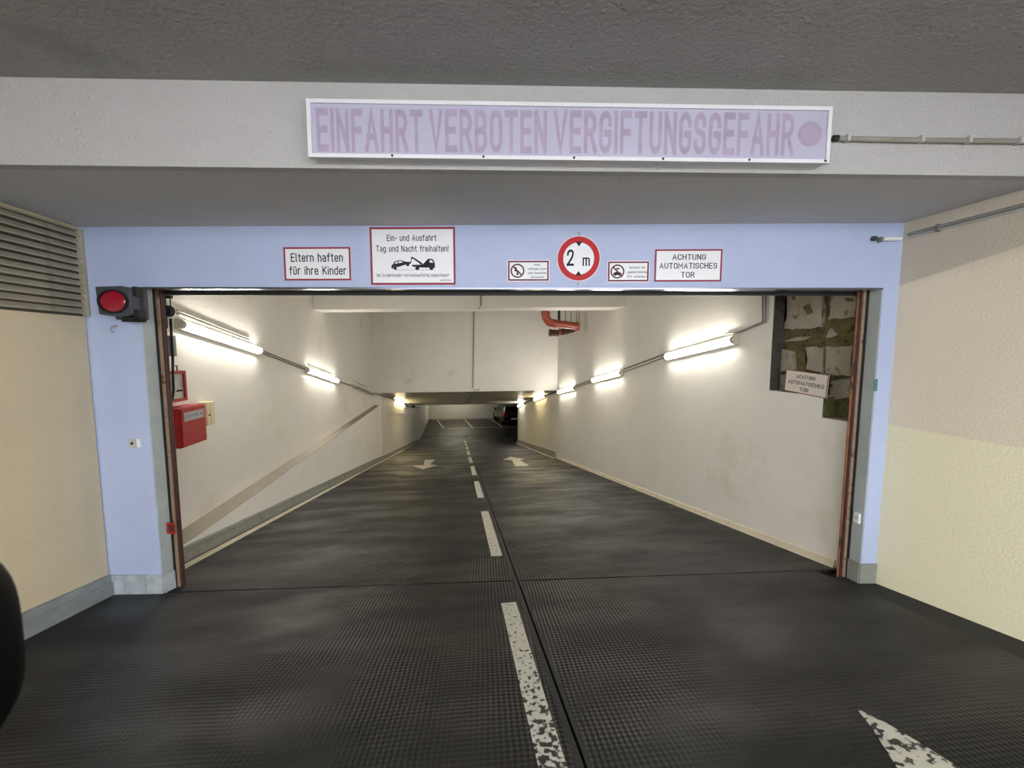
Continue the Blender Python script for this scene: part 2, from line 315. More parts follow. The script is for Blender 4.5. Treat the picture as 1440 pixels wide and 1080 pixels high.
def glyphs():
    x = 7.2
    G = {
     'A': (5.6, [[(0, 0), (2.8, 10), (5.6, 0)], [(.95, 3.3), (4.65, 3.3)]]),
     'B': (5, [[(0, 0), (0, 10)], fil([(0, 10), (4.7, 10), (4.7, 5.2), (0, 5.2)], 2.2), fil([(0, 5.2), (5, 5.2), (5, 0), (0, 0)], 2.4)]),
     'C': (5, [fil([(5, 7.3), (5, 10), (0, 10), (0, 0), (5, 0), (5, 2.7)], 2.4)]),
     'D': (5, [fil([(0, 0), (5, 0), (5, 10), (0, 10)], 2.6), [(0, 0), (0, 10)]]),
     'E': (4.6, [[(4.6, 10), (0, 10), (0, 0), (4.6, 0)], [(0, 5.2), (4.1, 5.2)]]),
     'F': (4.4, [[(4.4, 10), (0, 10), (0, 0)], [(0, 5.0), (4, 5.0)]]),
     'G': (5, [fil([(5, 7.5), (5, 10), (0, 10), (0, 0), (5, 0), (5, 4.7)], 2.4), [(5, 4.7), (2.7, 4.7)]]),
     'H': (5, [[(0, 0), (0, 10)], [(5, 0), (5, 10)], [(0, 5.2), (5, 5.2)]]),
     'I': (0, [[(0, 0), (0, 10)]]),
     'K': (5.2, [[(0, 0), (0, 10)], [(5, 10), (0, 3.8)], [(1.8, 6.1), (5.2, 0)]]),
     'L': (4.4, [[(0, 10), (0, 0), (4.4, 0)]]),
     'M': (6.4, [[(0, 0), (0, 10), (3.2, 3.6), (6.4, 10), (6.4, 0)]]),
     'N': (5, [[(0, 0), (0, 10)], [(0, 10), (5, 0)], [(5, 0), (5, 10)]]),
     'O': (5, [fil([(0, 0), (5, 0), (5, 10), (0, 10)], 2.4, True)]),
     'P': (5, [[(0, 0), (0, 10)], fil([(0, 10), (5, 10), (5, 4.6), (0, 4.6)], 2.4)]),
     'R': (5.1, [[(0, 0), (0, 10)], fil([(0, 10), (4.9, 10), (4.9, 4.8), (0, 4.8)], 2.4), [(2.7, 4.8), (5.2, 0)]]),
     'S': (4.9, [fil([(4.8, 7.7), (4.8, 10), (0, 10), (0, 5.2), (4.9, 5.2), (4.9, 0), (0, 0), (0, 2.3)], 2.2)]),
     'T': (5.2, [[(0, 10), (5.2, 10)], [(2.6, 10), (2.6, 0)]]),
     'U': (5, [fil([(0, 10), (0, 0), (5, 0), (5, 10)], 2.4)]),
     'V': (5.4, [[(0, 10), (2.7, 0), (5.4, 10)]]),
     'W': (8, [[(0, 10), (2, 0), (4, 9), (6, 0), (8, 10)]]),
     'Z': (4.8, [[(0, 10), (4.8, 10), (0, 0), (4.8, 0)]]),
     'a': (4.3, [fil([(.4, x), (4.3, x), (4.3, 0)], 2), fil([(4.3, 4.1), (0, 4.1), (0, 0), (4.3, 0)], 1.8)]),
     'b': (4.3, [[(0, 0), (0, 10)], fil([(0, x), (4.3, x), (4.3, 0), (0, 0)], 2)]),
     'c': (4, [fil([(4.1, 5.7), (4.1, x), (0, x), (0, 0), (4.1, 0), (4.1, 1.5)], 1.9)]),
     'd': (4.3, [[(4.3, 0), (4.3, 10)], fil([(4.3, x), (0, x), (0, 0), (4.3, 0)], 2)]),
     'e': (4.3, [fil([(4.3, 3.7), (4.3, x), (0, x), (0, 0), (4.1, 0), (4.1, 1.3)], 1.9), [(0, 3.7), (4.3, 3.7)]]),
     'f': (3, [fil([(3.2, 10), (1.2, 10), (1.2, 0)], 1.4), [(0, 7), (3, 7)]]),
     'g': (4.3, [fil([(4.3, x), (0, x), (0, .2), (4.3, .2)], 2), fil([(4.3, x), (4.3, -2.8), (.3, -2.8)], 1.8)]),
     'h': (4.1, [[(0, 0), (0, 10)], fil([(0, x), (4.1, x), (4.1, 0)], 1.9)]),
     'i': (0, [[(0, 0), (0, 6.7)], [(0, 9.4), (0, 9.6)]]),
     'k': (4.2, [[(0, 0), (0, 10)], [(4, x), (0, 2.7)], [(1.5, 4.4), (4.2, 0)]]),
     'l': (1, [fil([(0, 10), (0, 0), (1.2, 0)], 1)]),
     'm': (6.2, [[(0, 0), (0, x)], fil([(0, x), (3.1, x), (3.1, 0)], 1.5), fil([(3.1, x), (6.2, x), (6.2, 0)], 1.5)]),
     'n': (4.1, [[(0, 0), (0, x)], fil([(0, x), (4.1, x), (4.1, 0)], 1.9)]),
     'o': (4.3, [fil([(0, 0), (4.3, 0), (4.3, x), (0, x)], 2, True)]),
     'p': (4.3, [[(0, -2.8), (0, x)], fil([(0, x), (4.3, x), (4.3, 0), (0, 0)], 2)]),
     'r': (2.6, [[(0, 0), (0, x)], fil([(0, x-1.2), (.6, x), (2.8, x)], 1)]),
     's': (3.8, [fil([(3.7, 5.9), (3.7, x), (0, x), (0, 3.7), (3.9, 3.7), (3.9, 0), (0, 0), (0, 1.3)], 1.5)]),
     't': (2.8, [fil([(1.2, 9.4), (1.2, 0), (3, 0)], 1.3), [(0, x), (2.8, x)]]),
     'u': (4.1, [fil([(0, x), (0, 0), (4.1, 0), (4.1, x)], 1.9)]),
     'v': (4.2, [[(0, x), (2.1, 0), (4.2, x)]]),
     'w': (6.4, [[(0, x), (1.6, 0), (3.2, 6.4), (4.8, 0), (6.4, x)]]),
     'z': (3.9, [[(0, x), (3.9, x), (0, 0), (3.9, 0)]]),
     '-': (2.6, [[(0, 4.2), (2.6, 4.2)]]), '!': (0, [[(0, 3.4), (0, 10)], [(0, 0), (0, .5)]]), ',': (0, [[(.2, 1), (-.3, -1.6)]]), '.': (0, [[(0, 0), (0, .5)]]),
     '2': (5, [fil([(0, 7.3), (0, 10), (4.9, 10), (4.9, 6.3), (0, 0)], 2.3), [(-.3, 0), (5.1, 0)]]), ' ': (2.2, []),
    }
    dots = [[(1, 9.3), (1, 9.7)], [(3.1, 9.3), (3.1, 9.7)]]
    G['ü'] = (4.1, G['u'][1]+dots); G['Ä'] = (5.6, G['A'][1]+[[(1.6, 11), (1.6, 12.2)], [(4, 11), (4, 12.2)]])
    return G
GL = glyphs()
def text(s, x0, x1, z0, h, y, m, parent, wt=.15, name='lettering'):
    """one printed line, drawn with pen strokes; baseline z0, capital height h, fitted between x0 and x1; wt = pen width / height"""
    gap = 1.3+wt*10; cur = 0; strokes = []
    for ch in s:
        w_, st = GL[ch]
        for q in st: strokes.append([(p[0]+cur, p[1]) for p in q])
        cur += w_+gap
    width = cur-gap; pen = wt*10
    kx = (x1-x0)/(width+pen); kz = h/(10+pen)
    bm = bmesh.new()
    for n_, q in enumerate(strokes):
        P = [Vector((pen/2+p[0], pen/2+p[1])) for p in q]
        P = [p for i, p in enumerate(P) if i == 0 or (p-P[i-1]).length > 1e-6]
        yy_ = y-.00002*(n_ % 7); closed = (P[0]-P[-1]).length < 1e-5
        L_, R_ = [], []
        for i, p in enumerate(P):
            a = P[i-1] if i else (P[-2] if closed else None); b = P[i+1] if i < len(P)-1 else (P[1] if closed else None)
            d1 = (p-a).normalized() if a is not None else (b-p).normalized(); d2 = (b-p).normalized() if b is not None else d1
            t = (d1+d2); t = t.normalized() if t.length > 1e-6 else d1
            n = Vector((-t.y, t.x)); c = max(.45, n.dot(Vector((-d1.y, d1.x))))
            e = p.copy()
            if a is None: e = p-d1*pen*.5
            if b is None: e = p+d1*pen*.5
            f1, f2 = e+n*pen/2/c, e-n*pen/2/c
            L_.append(bm.verts.new((x0+f1.x*kx, yy_, z0+f1.y*kz))); R_.append(bm.verts.new((x0+f2.x*kx, yy_, z0+f2.y*kz)))
        for i in range(len(P)-1): bm.faces.new((L_[i], R_[i], R_[i+1], L_[i+1]))
    for f in bm.faces:
        f.normal_update()
        if f.normal.y > 0: f.normal_flip()
    me = bpy.data.meshes.new(name); bm.to_mesh(me); bm.free(); me.materials.append(M[m])
    return link(name, me, parent)
def copy_tree(o, parent=None):
    c = o.copy(); COL.objects.link(c)
    if parent: c.parent = parent
    for ch in [k for k in bpy.data.objects if k.parent == o]: copy_tree(ch, c)
    return c
def struct(name, bm, m, parent=None, mw=None, **k):
    o = fin(name, bm, m, parent, mw, **k)
    if not parent: o['kind'] = 'structure'
    return o

# ------------------------------------------------------------------ floor: ramp, joints, markings
ys = [-7, 0, 3, 8, 14, 20, YF-1.2, YF-.5, YF, YF+.6, YF+1.2]
def rampz(y):
    d = y-YF
    if y < -3: return -S*-3 + (y+3)*-.0
    if d < -1.2: return rz(y)
    if d > 1.2: return BZ
    return BZ - S*(d-1.2)**2/4.8*-1 if False else BZ + S*(1.2-d)**2/4.8
def slab(xa, xb, ya, yb, m, name, parent, th=.04, off=0, n=None):
    """piece of the ramp surface; ya/yb may be functions of x (skewed ends)"""
    fa = ya if callable(ya) else (lambda x: ya); fb = yb if callable(yb) else (lambda x: yb)
    bm = bmesh.new()
    bp = [y for y in (-3, YF-1.2, YF-.9, YF-.6, YF-.3, YF, YF+.3, YF+.6, YF+.9, YF+1.2)]
    cols = []
    lo, hi = max(fa(xa), fa(xb)), min(fb(xa), fb(xb))
    mid = [y for y in bp if lo+.01 < y < hi-.01]
    for x in (xa, xb):
        yy = [fa(x)]+mid+[fb(x)]
        cols.append(([bm.verts.new((x, y, rampz(y)+off)) for y in yy], [bm.verts.new((x, y, rampz(y)+off-th)) for y in yy]))
    (a, ad), (b, bd) = cols
    for i in range(len(a)-1):
        bm.faces.new((a[i], b[i], b[i+1], a[i+1])); bm.faces.new((ad[i], ad[i+1], bd[i+1], bd[i]))
        bm.faces.new((a[i], a[i+1], ad[i+1], ad[i])); bm.faces.new((b[i], bd[i], bd[i+1], b[i+1]))
    bm.faces.new((a[0], ad[0], bd[0], b[0])); bm.faces.new((a[-1], b[-1], bd[-1], ad[-1]))
    return fin(name, bm, m, parent)
floor = slab(-3.3, 3.5, -7, YF+1.3, 'joint', 'floor', None, th=.3, off=-.035); floor['kind'] = 'structure'
JX = .445
sill = lambda x: 3.27 - .105*(x+2.3)
slab(-2.78, JX-.006, -7, lambda x: sill(x)-.008, 'asphalt', 'floor_slab', floor)
slab(JX+.006, 2.84, -7, lambda x: sill(x)-.008, 'asphalt', 'floor_slab', floor)
slab(-2.78, JX-.005, lambda x: sill(x)+.008, YF+1.3, 'asphalt', 'floor_slab', floor)
slab(JX+.005, 3.35, lambda x: sill(x)+.008, YF+1.3, 'asphalt', 'floor_slab', floor)
tag(slab(2.855, 3.2, -7, 2.60, 'gutter', 'gutter', floor, off=-.008), 'darker asphalt gutter strip along the right wall')
# basement level, a wider level slab
bf = struct('floor_basement', bx(-3.0, 12, YF+1.3, 36, BZ-.2, BZ), 'basefloor')
struct('floor_basement.001', bx(3.5, 12, 20.5, YF+1.3, BZ-.2, BZ), 'basefloor')
def mark(name, pts, m, off=.002, label=None, parent=None):
    bm = bmesh.new(); a = [bm.verts.new((p[0], p[1], rampz(p[1])+off)) for p in pts]; b = [bm.verts.new((p[0], p[1], rampz(p[1])-.004)) for p in pts]
    f = bm.faces.new(a); g = bm.faces.new(b[::-1])
    for i in range(len(a)): bm.faces.new((a[i], b[i], b[(i+1) % len(a)], a[(i+1) % len(a)]))
    if len(a) > 4: bmesh.ops.triangulate(bm, faces=[f, g])
    o = fin(name, bm, m, parent or floor)
    if label: o['label'] = label
    return o
M['sealband'] = mk('joint_seal_band', (26, 26, 25), .6, var=.25, vscale=12, bump=.4, bscale=60)
for xa, xb in ((JX-.038, JX-.006), (JX+.006, JX+.026)):
    tag(mark('joint_seal', [(xa, -1), (xb, -1), (xb, 9.5), (xa, 9.5)], 'sealband', .0012), 'darker sealed band along the lengthwise joint')
dl = [(.70, 2.62, 'paint_worn'), (3.57, 5.40, 'paint')]
yy = 6.36
while yy < 25: dl.append((yy, yy+1.76, 'paint')); yy += 2.7
for i, (a, b, m) in enumerate(dl):
    x = .333 if i != 0 else .325
    mark('lane_dash', [(x-.052, a), (x+.052, a), (x+.052, b), (x-.052, b)], m, label='worn white dash of the lane divider')
fp = lambda L_: [tuple(fl(*q)[:2]) for q in L_]
mark('direction_arrow', fp([(1205, 997), (1246, 1017), (1300, 1049), (1356, 1085), (1420, 1135), (1330, 1120), (1272, 1095), (1260, 1077), (1242, 1049), (1227, 1025)]), 'paint_arrow', label='heavily worn white arrow in the right foreground')
mark('direction_arrow', fp([(580, 655), (594.5, 660), (616, 654), (604, 653.5), (612, 646.5), (597, 646.5), (596, 654)]), 'paint', label='white arrow on the left lane pointing out to the street')
mark('direction_arrow', fp([(707, 646.4), (718, 642.3), (738, 645.8), (731, 647), (744, 655), (724.5, 655.8), (720, 647.2)]), 'paint', label='white arrow on the right lane pointing down the ramp')
# pale edge line along the left kerb and along the right kerb of the tunnel
def strip(name, pts_l, pts_r, m, off=.002, label=None):
    for i in range(len(pts_l)-1):
        o = mark(name, [pts_l[i], pts_r[i], pts_r[i+1], pts_l[i+1]], m, off, label)
strip('edge_line', [(-2.56, 3.75), (-2.56, 13), (-2.56, 25)], [(-2.47, 3.75), (-2.49, 13), (-2.5, 25)], 'pale', label='pale painted line on the asphalt beside the left kerb')
strip('edge_line', [(2.93, 12.1), (2.93, 20.5)], [(2.99, 12.1), (2.99, 20.5)], 'pale', label='pale painted line on the asphalt beside the tunnel kerb')
# parking bay lines in the basement
for xa, xb in ((-1.94, -1.25), (.35, .95), (2.58, 3.21), (4.85, 5.5)):
    bm = bmesh.new(); a = [bm.verts.new((x, y, BZ+z)) for z in (.003, -.01) for x, y in ((xb, 30.2), (xb+.11, 30.2), (xa+.11, 34.1), (xa, 34.1))]
    for f in ((0, 1, 2, 3), (7, 6, 5, 4), (0, 4, 5, 1), (1, 5, 6, 2), (2, 6, 7, 3), (3, 7, 4, 0)): bm.faces.new([a[i] for i in f])
    fin('bay_line', bm, 'pale', bf)
for y, x0_ in ((30.15, -1.0), (33.95, -2.3)):
    fin('bay_line', bx(x0_, 8, y, y+.12, BZ-.01, BZ+.0025), 'pale', bf)
bpy.data.objects['bay_line']['label'] = 'thin pale line marking a parking bay'

# ------------------------------------------------------------------ outer walls, ceiling, beam, facade
zt = 2.95
# entrance walls run from the street to the facade
def wall_yz(y0, y1, ztop, x0, x1, m, name, low=.6):
    return struct(name, pr([(y0, rampz(y0)-low), (y1, rampz(y1)-low), (y1, ztop), (y0, ztop)], x0, x1, 0), m)
wall_yz(-1.6, 3.31, zt, -3.1, -2.69, 'cream_l', 'wall_left_entrance')
wall_yz(-1.6, 2.47, zt, XR+.02, 3.5, 'cream_r', 'wall_right_entrance')
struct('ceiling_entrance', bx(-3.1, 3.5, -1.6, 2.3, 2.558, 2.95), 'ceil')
struct('beam_entrance', bx(-3.3, 3.6, 0, .05, 2.168, 2.75), 'beam', mw=BEA.mat(0, 0, 0), bev=.008)
struct('ceiling_soffit', bx(-3.3, 3.6, .05, 1.75, 2.170, 2.6), 'soffit', mw=BEA.mat(0, 0, 0))
# facade with opening
u0, u1 = .405, 5.715; zh = 1.752
fm = FAC.mat()
struct('wall_front_left', bx(-.1, u0, 0, .1, -1.3, zh), 'facade', mw=fm)
struct('wall_front_right', bx(u1, 5.95, 0, .1, -1.0, zh-.015), 'facade', mw=fm)
struct('wall_front_header', pr([(-.1, zh), (u0, zh), (u0, zh-.004), (u1, zh-.022), (u1, zh-.015), (5.95, zh-.015), (5.95, 2.3), (-.1, 2.3)], 0, .1, 1), 'facade', mw=fm)
# jamb linings of the opening
struct('trim_1', bx(u0, u0+.006, .004, .1, -1.0, zh-.004), 'reveal', mw=fm)
struct('trim_2', bx(u1-.006, u1, .004, .1, -.9, zh-.02), 'reveal', mw=fm)
# lower edge strip of polished metal under the header
bm = pr([(u0+.006, zh-.006), (u1-.006, zh-.024), (u1-.006, zh-.036), (u0+.006, zh-.018)], -.006, .10, 1)
struct('trim_3', bm, 'polish', mw=fm, bev=.004, smooth=True)
# expansion seams of the header (thin recessed-looking dark lines)
# ------------------------------------------------------------------ inner walls
ZC = 3.1
# right wall with the bare masonry recess, then plain to the lintel
ztop = ZC
def wseg(name, y0, y1, z0, z1):      # z as functions of y
    return struct(name, pr([(y0, z0(y0)), (y1, z0(y1)), (y1, z1(y1)), (y0, z1(y0))], XR, 3.6, 0), 'inner')
lowz = lambda y: rampz(y)-.5
wseg('wall_right', 3.56, 12.3, lowz, lambda y: ZC)
wseg('wall_right.001', 2.965, 3.56, lowz, lambda y: .892+(3.56-y)*.022)
wseg('wall_right.002', 2.56, 2.965, lowz, lambda y: .722+(2.965-y)*.015)
wseg('wall_right.003', 12.3, 20.6, lowz, lambda y: .6)
rec = struct('wall_right_recess', bx(XR+.12, XR+.5, 2.56, 3.56, .70, ZC), 'olive')
tag(rec, kind='structure')
bm = bmesh.new(); box(bm, XR+.002, XR+.118, 3.545, 3.559, .895, 3.0)
struct('trim_4', bm, 'darkmortar')
struct('trim_6', bx(XR+.002, XR+.118, 2.95, 2.9645, .725, .902), 'olive')
# left: upper wall, protruding lower wall with sloping ledge
wall_yz(3.35, 14.6, ZC, -3.2, XL, 'inner', 'wall_left')
LP = lambda X, x, y: onX(X, x, y)
pa, pb = LP(XL2, 279, 752), LP(XL2, 531, 572)       # outer edge of the ledge
qa, qb = LP(XL, 253, 748), LP(XL, 525, 572)         # inner edge of the ledge
def lerp(p, q, y): t = (y-p.y)/(q.y-p.y); return p.z+(q.z-p.z)*t
YLJ = 13.75
bm = bmesh.new()
V = {}
for y in (3.5, pa.y, YLJ):
    zo = max(lerp(pa, pb, y), rz(y)+.05); zi = max(lerp(qa, qb, y), zo)
    V[y] = [bm.verts.new(c) for c in ((XL2, y, rz(y)-.4), (XL2, y, zo), (XL-.02, y, zi+.0), (XL-.02, y, rz(y)-.4))]
ksv = sorted(V)
for a, b in zip(ksv, ksv[1:]):
    for i in range(4): bm.faces.new((V[a][i], V[a][(i+1) % 4], V[b][(i+1) % 4], V[b][i]))
bm.faces.new(V[ksv[0]]); bm.faces.new(V[ksv[-1]][::-1])
low = struct('wall_left_lower', bm, 'inner_low')
# painted top of the ledge, its own thin piece
bm = bmesh.new(); row = []
for y in (3.5, pa.y, YLJ):
    zo = max(lerp(pa, pb, y), rz(y)+.05); zi = max(lerp(qa, qb, y), zo)
    row.append([bm.verts.new(c) for c in ((XL2+.004, y, zo+.001), (XL2+.004, y, zo+.008), (XL+.001, y, zi+.008), (XL+.001, y, zi+.001))])
for a, b in zip(row, row[1:]):
    for i in range(4): bm.faces.new((a[i], a[(i+1) % 4], b[(i+1) % 4], b[i]))
bm.faces.new(row[0]); bm.faces.new(row[-1][::-1])
tag(fin('ledge_top', bm, 'band', low), 'beige sloping top of the protruding lower wall')
# tunnel left wall
XT = -2.62
struct('wall_left_tunnel', pr([(YLJ, rampz(YLJ)-.5), (YF, BZ-.5), (36, BZ-.5), (36, -.9), (YLJ, .6)], -3.2, XT, 0), 'inner')
# long board under the tunnel lamp
p1, p2, p3, p4 = onX(XT, 539, 557), onX(XT, 583, 572), onX(XT, 583, 584.5), onX(XT, 538, 578)
struct('trim_5', pr([(p1.y, p1.z), (p2.y, p2.z), (p3.y, p3.z), (p4.y, p4.z)], XT+.001, XT+.03, 0), 'inner_low')
# lintel (from left jamb to right wall), tunnel ceiling
LINT = Plane((XT-.45, YLJ+.04, 0), math.atan2(12.1-(YLJ+.04), XR-(XT-.45)))
zl = onX(XR, 784, 548.5).z
LL = (LINT.p-Vector((XR, 12.1, 0))).length
zll = onX(XT, 538, 551).z
struct('wall_lintel', pr([(0, zll), (LL+.3, zl), (LL+.3, ZC), (0, ZC)], 0, .3, 1), 'inner', mw=LINT.mat())
bm = bmesh.new()
v = [bm.verts.new(c) for c in ((XT-.4, YLJ+.1, zll), (XR+.3, 12.2, zl), (XR+.3, 20.6, -1.56), (XT-.4, 21.2, -1.64), (XT-.4, YLJ+.1, zll+.5), (XR+.3, 12.2, zl+.5), (XR+.3, 20.6, -1.0), (XT-.4, 21.2, -1.0))]
for f in ((0, 3, 2, 1), (4, 5, 6, 7), (0, 1, 5, 4), (1, 2, 6, 5), (2, 3, 7, 6), (3, 0, 4, 7)): bm.faces.new([v[i] for i in f])
struct('ceiling_tunnel', bm, 'innerceil')
struct('ceiling_basement', bx(-3.2, 12, 20.65, 36, -1.55, -1.3), 'innerceil')
struct('wall_back', bx(-3.2, 12, 34.4, 34.7, BZ-.2, -1.5), 'inner')
struct('wall_right_basement', bx(12, 12.3, 20.2, 36, BZ-.2, -1.3), 'inner')
struct('wall_right_basement.001', bx(3.6, 12, 20.3, 20.6, BZ-.2, -1.3), 'inner')
struct('ceiling_inner', bx(-3.2, 3.7, 2.4, 15, ZC-.02, ZC+.2), 'innerceil')
# wall above the facade header, closing the space inside
struct('wall_front_upper', bx(-.6, 6.3, .11, .2, 2.15, ZC+.1), 'inner', mw=fm)
# cross beam inside
q1, q2 = onX(XL, 440, 433), onX(XR, 880, 434)
BI = Plane((q1.x, q1.y, 0), math.atan2(q2.y-q1.y, q2.x-q1.x)); zb = (q1.z+q2.z)/2
struct('beam_inner', bx(-.3, (q2-q1).length+.3, 0, .62, zb, ZC), 'inner', mw=BI.mat())

# ------------------------------------------------------------------ skirtings and kerbs
def kerb(name, x0, x1, ya, yb, h, m, side, pieces, lip=.35):
    """row of kerb pieces following the ramp, with a stepped top half"""
    root = None; st = (yb-ya)/pieces
    for i in range(pieces):
        a, b = ya+i*st+.004, ya+(i+1)*st-.004
        bm = bmesh.new()
        for (k0, k1, hh, hl) in ((x0, x1, h*(1-lip), -.05), (x0 if side < 0 else x0+(x1-x0)*.3, x1-(x1-x0)*.3 if side < 0 else x1, h, h*(1-lip)-.002)):
            v = [bm.verts.new((x, y, rampz(y)+z)) for x in (k0, k1) for y in (a, b) for z in (hl, hh)]
            for f in ((0, 1, 3, 2), (4, 6, 7, 5), (0, 4, 5, 1), (2, 3, 7, 6), (0, 2, 6, 4), (1, 5, 7, 3)): bm.faces.new([v[j] for j in f])
        if root is None:
            root = bpy.data.objects.new(name, None); COL.objects.link(root); root['kind'] = 'structure'
        fin('kerb_stone', bm, m, root, bev=.004)
    return root
M['kerb_outer'] = mk('outer_kerb', (140, 145, 146), .5, var=.2, vscale=7, bump=.3, bscale=40)
kerb('baseboard_left_entrance', -2.69, -2.655, -.5, 3.30, .162, 'kerb_outer', -1, 4)
kerb('baseboard_left', XL2, -2.585, 3.62, 25.3, .125, 'kerb', -1, 12)
kerb('baseboard_right_tunnel', 2.99, XR, 12.2, 20.5, .20, 'kerb', 1, 5)
# small pale coving at the foot of the right wall
struct('baseboard_right', pr([(XR-.035, -.02), (XR, -.02), (XR, .07), (XR-.012, .06)], 0, 1, 1), 'pale')
o = bpy.data.objects['baseboard_right']
for v in o.data.vertices:
    y = 2.75 if v.co.y < .5 else 12.1
    v.co.y = y; v.co.z += rz(y)
# tiled foot of the left pillar and the grey foot of the right pillar
root = empty('baseboard_front_left', fm, None, None); root['kind'] = 'structure'
zf = lambda u: rampz(FAC.pt(u, 0, 0).y)
for a, b in ((.02, .125), (.13, .285), (.29, u0+.012)):
    fin('tile', pr([(a, zf(a)-.06), (b, zf(b)-.06), (b, zf(b)+.155), (a, zf(a)+.155)], -.014, 0, 1), 'kerb_blue', root, bev=.003)
fin('tile', pr([(0-.0, zf(u0)-.1), (.1, zf(u0)-.12), (.1, zf(u0)+.13), (0, zf(u0)+.155)], u0+.006, u0+.016, 0), 'kerb_blue', root)
root = empty('baseboard_front_right', fm, None, None); root['kind'] = 'structure'
fin('tile', pr([(u1-.01, zf(u1)-.08), (5.86, zf(5.86)-.08), (5.86, zf(5.86)+.145), (u1-.01, zf(u1)+.145)], -.01, 0, 1), 'kerb', root, bev=.003)
fin('tile', pr([(0, zf(u1)-.1), (.1, zf(u1)-.1), (.1, zf(u1)+.13), (0, zf(u1)+.145)], u1-.016, u1-.006, 0), 'kerb', root)

# ------------------------------------------------------------------ masonry stones in the recess
root = rec
def stone(pts, th=.02, m='stone', name='stone'):
    """outline given as (px,py) seen on the recess back; becomes a proud, uneven slab"""
    P = [onX(XR+.105, *p) for p in pts]; c = sum(P, Vector())/len(P)
    out = []
    for i, p in enumerate(P):      # roughen edges
        q = P[(i+1) % len(P)]
        for t in (0, .2, .4, .6, .8):
            s_ = p.lerp(q, t); d = (s_-c); s_ = c + d*(1+random.uniform(-.10, .05)); out.append((s_.y, s_.z))
    bm = pr(out, XR+.121, XR+.121-th, 0)
    return fin(name, bm, m, root)
stone([(1105, 412), (1162, 412), (1160, 455), (1150, 462), (1124, 463), (1102, 464), (1108, 440)], .025)
stone([(1170, 412), (1206, 412), (1204, 446), (1167, 449)], .028)
stone([(1100, 480), (1122, 474), (1142, 473), (1130, 479), (1099, 480.5)], .018)
stone([(1160, 475), (1168, 460), (1178, 470), (1172, 474)], .015)
stone([(1097, 489), (1117, 494), (1119, 519), (1096, 523)], .022)
stone([(1133, 488), (1136, 505), (1133, 520), (1158, 526), (1160, 488)], .022)
stone([(1162, 486), (1201, 486), (1199, 530), (1170, 527), (1162, 527)], .026)
stone([(1170, 536), (1199, 532), (1196, 560), (1168, 562)], .024)
stone([(1096, 526), (1106, 526), (1104, 549), (1095, 548)], .02)
for pts in ([(1115, 416), (1119, 416), (1120, 421), (1116, 422)], [(1131, 432), (1140, 426), (1145, 440), (1136, 443)], [(1188, 419), (1202, 419), (1203, 424), (1193, 424)]):
    stone(pts, .0285, 'olive', 'mortar_patch')
# bare olive field below the sign
P = [onX(XR+.0, *p) for p in ((1158, 562), (1196, 562), (1194, 591), (1157, 587))]
# ------------------------------------------------------------------ gate: tracks, rails, seal
def track(name, side, label):
    t = empty(name, fm, label, 'door track', None)
    e = u0 if side < 0 else u1
    def b(a, c, w0, w1, m, n, z0=-.66, z1=1.752):
        x0, x1 = (e+a, e+c) if side < 0 else (e-c, e-a)
        if side > 0: z0 = z0+.17
        return fin(n, bx(x0, x1, w0, w1, z0, z1), m, t)
    b(-.01, .016, .101, .112, 'black', 'rubber_seal')
    b(.006, .036, .114, .124, 'tan', 'guide_rail')
    b(-.01, .010, .126, .16, 'steel', 'web')
    b(.030, .044, .127, .142, 'maroon', 'outer_angle')
    if side < 0: b(.034, .046, .145, .158, 'maroon', 'inner_angle')
    else: b(.052, .066, .130, .136, 'rust', 'rust_flange')
    for k in range(6):
        z = -.4+k*.4
        x = e+(.022 if side < 0 else -.022)
        fin('bolt', dsc(x, z, .006, .006, .110, .116, seg=10), 'steel', t)
    return t
track('door_track', -1, 'dark steel gate track beside the left pillar, tan and maroon')
track('door_track', 1, 'rust-streaked steel gate track beside the right pillar')
g = empty('garage_door', FAC.mat(0, 0, 0), 'raised sectional gate showing only its black bottom seal', 'gate')
fin('rubber_seal', pr([(u0+.03, 1.737), (u1-.03, 1.720), (u1-.03, 1.698), (u0+.03, 1.712)], .165, .185, 1), 'black', g)
fin('bottom_rail', pr([(u0+.03, 1.775), (u1-.03, 1.757), (u1-.03, 1.722), (u0+.03, 1.738)], .162, .2, 1), 'black', g)
fin('door_panel', bx(u0+.04, u1-.04, .18, 1.5, 2.02, 2.06), 'steel', g)
for q in (.2, .8):
    fin('hinge', bx(u0+.5+q*4, u0+.56+q*4, .17, .19, 1.73, 2.05), 'steel', g)
# red latch on the left track
u, z = FAC.uz(236, 745)
b_ = empty('lock_bracket', FAC.mat(u, 0.02, z), 'small dark red bracket fixed low on the left gate track', 'bracket')
fin('plate', bx(-.028, .03, .0, .012, -.042, .042), 'boxred', b_, bev=.003)
fin('lug', bx(.0, .028, -.014, .0, -.02, .03), 'maroon', b_, bev=.002)

